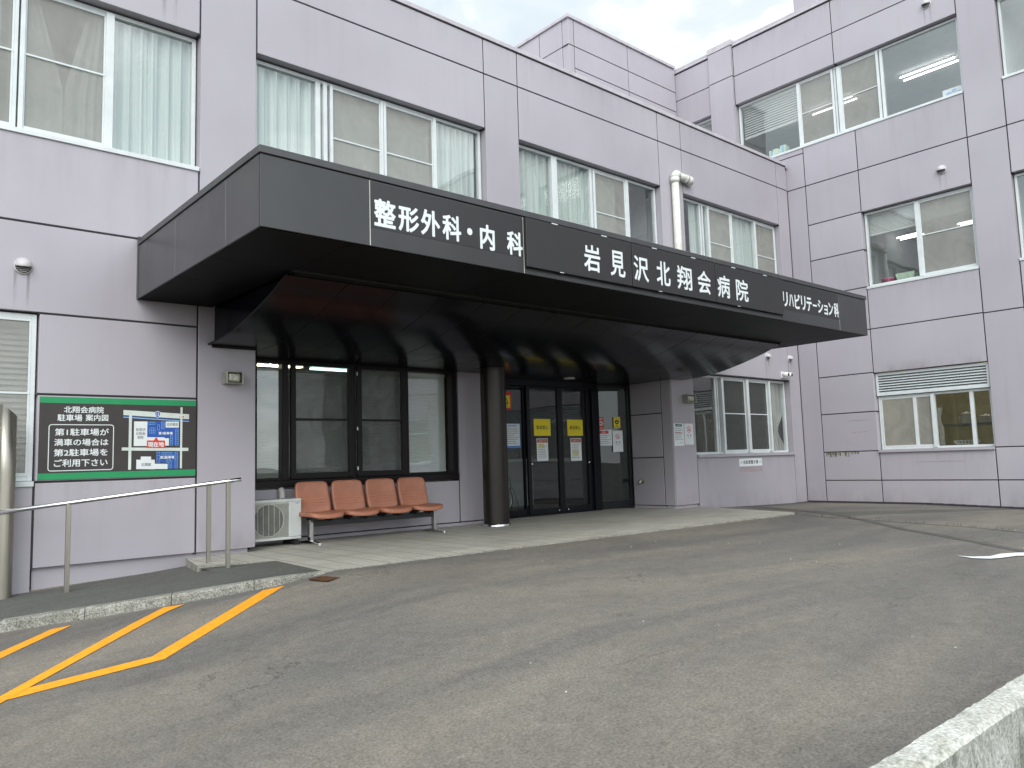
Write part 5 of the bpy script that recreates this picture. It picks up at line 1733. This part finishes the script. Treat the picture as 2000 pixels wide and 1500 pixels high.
for k in range(4):
    cx = BX0 + .245 + k * PITCH
    def fs_(x, y, z, cx=cx):
        # seat: front edge (negative y) rolls down, slight dish
        zz = .365 + z - .010 * math.cos(x / SHW * 1.4) + .012 * (x / SHW) ** 2
        if y < -.10:
            zz -= .9 * (abs(y) - .10) ** 2
        rn = 1 - .10 * max(0, (-y - .1) / .14) ** 2
        return (cx + x * rn, 9.165 + y + .018 * (1 - (x / SHW) ** 2) * (-1 if y < 0 else 0), zz)
    cushion(SHW, .232, .034, 6, 20, 20, 6, fs_, 'vinyl').build('seat', bn)
    def fb_(x, y, z, cx=cx):
        # backrest leans back, bows gently, three stitched grooves
        h = (z + .205) / .41
        lean = .10 * h + .02 * math.sin(h * 3.1)
        gr = 0
        if y < 0:
            for hz in (.28, .36, .44):
                gr += .006 * math.exp(-((h - hz) / .018) ** 2)
            gr -= .012 * math.exp(-((h - .36) / .22) ** 2)
        nar = 1 - .10 * max(0, h - .45) ** 1.4
        return (cx + x * nar, 9.36 + y + lean + gr + .02 * (x / SHW) ** 2 * -1, .57 + z)
    cushion(SHW * .965, .030, .205, 7, 20, 6, 48, fb_, 'vinyl').build('backrest', bn)
    for s in (-.12, .12):
        b = MB('beam')
        b.geo([(cx + s - .012, 9.05, .325), (cx + s + .012, 9.05, .325), (cx + s + .012, 9.36, .335), (cx + s - .012, 9.36, .335), (cx + s - .012, 9.14, .27), (cx + s + .012, 9.14, .27), (cx + s + .012, 9.26, .27), (cx + s - .012, 9.26, .27)],
              [(0, 1, 2, 3), (4, 7, 6, 5), (0, 4, 5, 1), (3, 2, 6, 7), (0, 3, 7, 4), (1, 5, 6, 2)], 'beam')
        b.box((cx + s - .012, 9.405, .33), (cx + s + .012, 9.425, .50), 'beam')
        b.box((cx + s - .0115, 9.35, .318), (cx + s + .0115, 9.404, .334), 'beam')
        b.build('bracket', bn)
b = MB('beam')
b.box((BX0 + .10, 9.17, .215), (BX0 + 4 * PITCH - .03, 9.235, .285), 'beam')
b.build('beam', bn, .004)
for x in (BX0 + .115, BX0 + 4 * PITCH - .045):
    b = MB('chrome')
    b.box((x - .022, 9.165, .03), (x + .022, 9.24, .30), 'chrome')
    b.geo([(x - .03, 8.95, .022), (x + .03, 8.95, .022), (x + .03, 9.2, .05), (x - .03, 9.2, .05), (x + .03, 9.44, .022), (x - .03, 9.44, .022),
           (x - .03, 8.95, .004), (x + .03, 8.95, .004), (x + .03, 9.44, .004), (x - .03, 9.44, .004)],
          [(0, 1, 2, 3), (3, 2, 4, 5), (6, 9, 8, 7), (0, 6, 7, 1), (5, 4, 8, 9), (1, 7, 8, 4, 2), (0, 3, 5, 9, 6)], 'chrome')
    lg = b.build('leg', bn, .004)
    b = MB('white')
    b.lathe((x, 8.965, 0), [(0, .024), (.016, .024), (.018, .018), (.018, .001)], 'white', 12)
    b.build('foot_cap', lg)

# ------------------------------------------------------------------ air conditioner
ac = empty('air_conditioner', (4.13, 9.4, 0), 'cream outdoor air conditioner unit standing left of the salmon bench', 'air conditioner')
AX0, AX1, AY0, AY1, AZ0, AZ1 = 3.73, 4.515, 9.30, 9.60, .085, .567
PC = plane_at(AY0)
b = MB('ac')
b.box((AX0, AY0 + .012, AZ0), (AX1, AY1, AZ1), 'ac')
b.box((4.345, AZ0 + .02, -.011), (AX1 - .002, AZ1 - .03, .004), 'ac', PC)
b.box((AX0 - .004, AY0 + .002, AZ1 - .028), (AX1 + .004, AY1 + .004, AZ1 + .006), 'ac')
b.box((AX0 - .002, AY0 + .004, AZ0 - .012), (AX1 + .002, AY1, AZ0 + .02), 'ac')
b.build('casing', ac, .008)
b = MB('ac_grill', 'dark')
fc = (4.082, .322)
disc(b, PC, fc[0], fc[1], 0, .192, .0005 - .010, 'dark', 40)
for k in range(34):
    z = AZ0 + .035 + k * .0128
    if z > AZ1 - .04:
        break
    b.box((AX0 + .01, z, -.010), (4.34, z + .0038, .004), 'ac_grill', PC)
b.face([PC(AX0 + .006, AZ0 + .02, -.0115), PC(4.343, AZ0 + .02, -.0115), PC(4.343, AZ1 - .03, -.0115), PC(AX0 + .006, AZ1 - .03, -.0115)], 'ac_grill')
for s in (-.14, -.07, 0, .07, .14):
    hh = math.sqrt(.2 ** 2 - s * s)
    b.box((fc[0] + s - .003, fc[1] - hh, .0042), (fc[0] + s + .003, fc[1] + hh, .007), 'ac_grill', PC)
ringv = []
for r_, w_ in ((.192, .002), (.192, .009), (.204, .009), (.204, .002)):
    for j in range(44):
        a = 2 * math.pi * j / 44
        ringv.append(PC(fc[0] + r_ * math.cos(a), fc[1] + r_ * math.sin(a), w_))
b.geo(ringv, [(i * 44 + j, i * 44 + (j + 1) % 44, (i + 1) * 44 + (j + 1) % 44, (i + 1) * 44 + j) for i in range(3) for j in range(44)], 'ac_grill', True)
b.build('fan_grille', ac, flip=False)
b = MB('dark')
disc(b, PC, fc[0], fc[1], 0, .19, -.0113, 'dark', 40)
b.build('fan', ac, flip=False)
b = MB('greyink')
b.box((4.435, .512, .0045), (4.487, .522, .005), 'greyink', PC)
b.build('nameplate', ac)
for x in (AX0 + .04, AX1 - .10):
    b = MB('rubber')
    b.box((x, AY0 - .03, .001), (x + .07, AY1 + .02, .05), 'rubber')
    b.box((x + .01, AY0 + .0, .05), (x + .06, AY1, .072), 'rubber')
    b.build('foot', ac, .006)
t_ = empty('pipe_cover', (4.42, 9.70, .62), 'cream pipe cover entering the wall behind the air conditioner', 'pipe cover')
b = MB('pipe')
b.tube([(4.42, 9.655, .25), (4.42, 9.655, .60), (4.42, 9.66, .645), (4.42, 9.68, .675), (4.42, 9.70, .68)], .042, 'pipe', 14)
b.build('cover', t_)

# wheelchair just inside the doors
t_ = empty('wheelchair', (8.78, 10.75, 0), 'dark wheelchair parked behind the glass beside the column', 'wheelchair')
def ring(cx, cy2, cz, r, rt, mat, b):
    b.tube([(cx + r * math.cos(2 * math.pi * k / 28), cy2, cz + r * math.sin(2 * math.pi * k / 28)) for k in range(29)], rt, mat, 8, caps=False)
for yy in (10.50, 11.02):
    b = MB('rubber')
    ring(8.80, yy, .30, .275, .018, 'rubber', b)
    wh = b.build('wheel', t_)
    b = MB('chrome')
    for k in range(8):
        a = math.pi * k / 8
        b.tube([(8.80 - .26 * math.cos(a), yy, .30 - .26 * math.sin(a)), (8.80 + .26 * math.cos(a), yy, .30 + .26 * math.sin(a))], .0025, 'chrome', 5)
    ring(8.80, yy - (.03 if yy < 10.8 else -.03), .30, .235, .008, 'chrome', b)
    b.build('spokes', wh)
    b = MB('rubber')
    ring(9.22, yy, .085, .07, .013, 'rubber', b)
    b.build('caster', t_)
    b = MB('steel')
    b.tube([(8.66, yy, .90), (8.70, yy, .48), (9.10, yy, .48), (9.22, yy, .16)], .011, 'steel', 8)
    b.tube([(8.70, yy, .68), (9.02, yy, .68), (9.06, yy, .48)], .011, 'steel', 8)
    b.tube([(8.55, yy, .91), (8.66, yy, .90)], .014, 'rubber', 8)
    b.build('side_frame', t_)
b = MB('blue')
b.box((8.70, 10.53, .47), (9.10, 10.99, .50), 'blue')
b.build('seat', t_, .01)
b = MB('blue')
b.box((8.665, 10.53, .52), (8.69, 10.99, .86), 'blue')
b.build('backrest', t_, .01)

# ------------------------------------------------------------------ things on the window sills inside the side wing
def pot(x, y, z, r, h, label):
    t_ = empty('cooking_pot', (x, y, z), label, 'pot', 'pots on the kitchen shelf')
    b = MB('pot')
    b.lathe((x, y, z), [(0, 0), (r * .95, 0), (r, .01), (r, h), (r * 1.04, h + .004), (r * 1.04, h + .012), (r * .6, h + .03), (0.02, h + .035), (.02, h + .055), (0, h + .055)], 'pot', 24)
    b.build('body', t_)
    for s in (-1, 1):
        b = MB('pot')
        b.tube([(x, y + s * r, z + h * .8), (x, y + s * (r + .04), z + h * .78), (x - .001, y + s * (r + .04), z + h * .55), (x, y + s * r, z + h * .55)], .008, 'pot', 8)
        b.build('handle', t_)
t_ = empty('kitchen_counter', (18.0, 6.0, 0), 'steel shelf carrying the pots behind the kitchen window', 'counter')
b = MB('alu_dark')
b.box((17.75, 5.1, 1.42), (18.3, 6.5, 1.46), 'alu_dark')
b.build('shelf', t_)
b = MB('alu_dark')
b.box((17.2, 5.1, .02), (17.7, 7.4, .88), 'alu_dark')
b.build('counter', t_)
pot(17.95, 6.12, 1.46, .10, .20, 'tall shiny pot at the left of the kitchen shelf')
pot(17.95, 5.76, 1.46, .12, .13, 'low shiny pot in the middle of the kitchen shelf')
pot(17.95, 5.32, 1.46, .15, .22, 'large pale pot at the right of the kitchen shelf')
t_ = empty('kitchen_scale', (16.75, 6.83, .97), 'cream kitchen scale on the sill of the lower side window', 'scale')
b = MB('cream')
b.lathe((16.76, 6.83, .97), [(0, 0), (.07, 0), (.085, .05), (.07, .10), (.03, .13), (.03, .16), (.085, .165), (.085, .175), (0, .175)], 'cream', 20)
b.build('body', t_)
t_ = empty('wire_basket', (16.85, 5.75, .97), 'wire baskets on the sill of the lower side window', 'basket')
b = MB('alu')
for k in range(22):
    a = 2 * math.pi * k / 22
    b.tube([(16.85 + .07 * math.cos(a), 5.78 + .15 * math.sin(a), .975), (16.85 + .11 * math.cos(a), 5.78 + .24 * math.sin(a), 1.10)], .003, 'alu', 5)
for r_, z in ((1, 1.10), (.8, 1.04), (.62, .978)):
    b.tube([(16.85 + .11 * r_ * math.cos(a * .314), 5.78 + .24 * r_ * math.sin(a * .314), z) for a in range(21)], .004, 'alu', 5, caps=False)
b.build('wires', t_)
t_ = empty('power_cord', (16.76, 7.1, 1.0), 'white cord hanging behind the lower side window', 'cord')
b = MB('white')
b.tube([(16.72, 7.18, 1.45), (16.72, 7.10, 1.36), (16.73, 7.0, 1.15), (16.74, 6.9, 1.02), (16.74, 6.7, .985)], .008, 'white', 8)
b.build('cord', t_)
t_ = empty('washing_bowl', (16.78, 6.98, 4.43), 'pink plastic bowl on the sill of the middle floor side window', 'bowl')
b = MB('pink')
b.lathe((16.80, 6.99, 4.43), [(0, 0), (.10, 0), (.16, .13), (.17, .135), (.155, .12), (.095, .012), (0, .012)], 'pink', 24)
b.build('bowl', t_)
t_ = empty('plastic_basket', (16.8, 6.62, 4.43), 'pale green plastic basket beside the pink bowl', 'basket')
b = MB('mint')
b.geo([(16.72, 6.47, 4.44), (16.72, 6.78, 4.44), (16.88, 6.78, 4.44), (16.88, 6.47, 4.44), (16.69, 6.43, 4.62), (16.69, 6.82, 4.62), (16.91, 6.82, 4.62), (16.91, 6.43, 4.62)],
      [(0, 3, 2, 1), (0, 1, 5, 4), (1, 2, 6, 5), (2, 3, 7, 6), (3, 0, 4, 7)], 'mint')
b.build('tub', t_, flip=False)
t_ = empty('row_of_books', (16.8, 9.2, 7.94), 'row of books and files on the sill of the top floor window', 'books')
y = 9.50
for k in range(9):
    w_ = random.uniform(.03, .06)
    h_ = random.uniform(.2, .28)
    b = MB(random.choice(['paper', 'mint', 'cream', 'lblue']))
    b.box((16.68, y - w_ + .004, 7.94), (16.86, y, 7.94 + h_), b.mats[0])
    b.build('book', t_)
    y -= w_
t_ = empty('tissue_box', (16.8, 5.5, 7.94), 'blue and white packet on the sill of the top floor window', 'box')
b = MB('paper')
b.box((16.70, 5.22, 7.94), (16.86, 5.62, 8.16), 'paper')
b.build('packet', t_, .01)
b = MB('lblue')
for (yy, zz, r_) in ((5.50, 8.06, .05), (5.40, 8.09, .05), (5.31, 8.04, .04)):
    for j in range(12):
        a, c = 6.2832 * j / 12, 6.2832 * (j + 1) / 12
        b.face([(16.696, yy, zz), (16.696, yy + r_ * math.cos(a), zz + r_ * .7 * math.sin(a)), (16.696, yy + r_ * math.cos(c), zz + r_ * .7 * math.sin(c))], 'lblue')
b.build('printing', t_, flip=False)

b = MB('joint')
for k in range(104):
    ya, yc = 8.95 - k * .2, 8.95 - (k + 1) * .2
    z = zg(16.4, (ya + yc) / 2)
    b.box((yc, z - .2, -.1), (ya - .0002, z + .040, .010), 'joint', PB)
b.box((12.45, -.3, -.1), (16.40, -.118, .008), 'joint', PA)
b.build('base_strip', bld)
b = MB('concrete')
rs_ = random.Random(3)
for k in range(46):
    x, y = rs_.uniform(1.2, 13), rs_.uniform(1.6, 7.5)
    if y > 6.5 and x < 12:
        continue
    r_ = rs_.uniform(.003, .009)
    z = zg(x, y) + r_ * .5
    b.geo([(x + r_, y, z), (x, y + r_ * .8, z), (x - r_ * .9, y, z), (x, y - r_, z), (x, y, z + r_ * .7), (x, y, z - r_)], [(0, 1, 4), (1, 2, 4), (2, 3, 4), (3, 0, 4), (1, 0, 5), (2, 1, 5), (3, 2, 5), (0, 3, 5)], 'concrete')
g = b.build('loose_gravel')
g['kind'] = 'stuff'

# rain streaks, drips and splash dirt on the panels
def stain(P, u0, u1, v0, v1, mat, w=0.0015):
    b = MB(mat)
    b.face([P(u0, v0, w), P(u1, v0, w), P(u1, v1, w), P(u0, v1, w)], mat)
    b.build('stain', bld, flip=False)
stain(PA, 1.0, 3.07, 3.60, 4.41, 'streak')
stain(PB, 5.19, 7.28, 3.75, 4.36, 'streak')
stain(PB, 5.19, 7.28, 0.36, 0.90, 'streak')
stain(PB, 5.19, 7.28, 7.10, 7.86, 'streak')
stain(PB, 5.25, 7.27, 2.58, 2.78, 'splash')
stain(PA, 12.45, 15.93, 0.35, 0.90, 'streak')
stain(PA, 1.54, 3.07, 0.30, 0.87, 'streak')
stain(PA, -0.3, 16.3, 7.10, 7.53, 'streak')
stain(PB, 4.5, 10.1, 10.45, 10.97, 'streak')
stain(PA, 12.45, 16.38, -0.16, 0.30, 'splash')
stain(PB, 0.0, 8.94, -0.22, 0.22, 'splash')
stain(PA, 3.12, 3.76, 0.07, 0.40, 'splash')
stain(PA, 11.74, 12.40, 0.07, 0.35, 'splash')
for (P, u, v) in ((PA, 1.37, 3.045), (PA, 15.10, 3.03), (PA, 16.02, 3.04), (PB, 5.68, 9.94), (PB, 5.665, 6.457)):
    for du in (-.065, .045):
        stain(P, u + du - .012, u + du + .018, v - .45, v - .05, 'drip')
stain(PA, 2.66, 2.70, 6.1, 6.58, 'drip')
stain(PA, 2.78, 2.82, 6.1, 6.58, 'drip')

# marks left on the wall panels
for (P, a, c, z, h_) in ((PB, 7.52, 7.92, 1.60, .010), (PB, 7.50, 7.88, 1.35, .010), (PB, 5.70, 6.63, .70, .012), (PA, 13.80, 14.65, .60, .10)):
    b = MB('mark')
    b.box((a, z, .002), (c, z + h_, .0028), 'mark', P)
    b.build('stain', bld)
b = MB('moss')
for k in range(70):
    y = 8.46 - random.random() ** 1.3 * .75
    h_ = random.uniform(.02, .10) * (1 if y > 7.95 else .5)
    b.box((y - .006, .938 - h_, .0024 + .00002 * k), (y + .006, .938, .0032 + .00002 * k), 'moss', PB)
b.build('moss', bld)
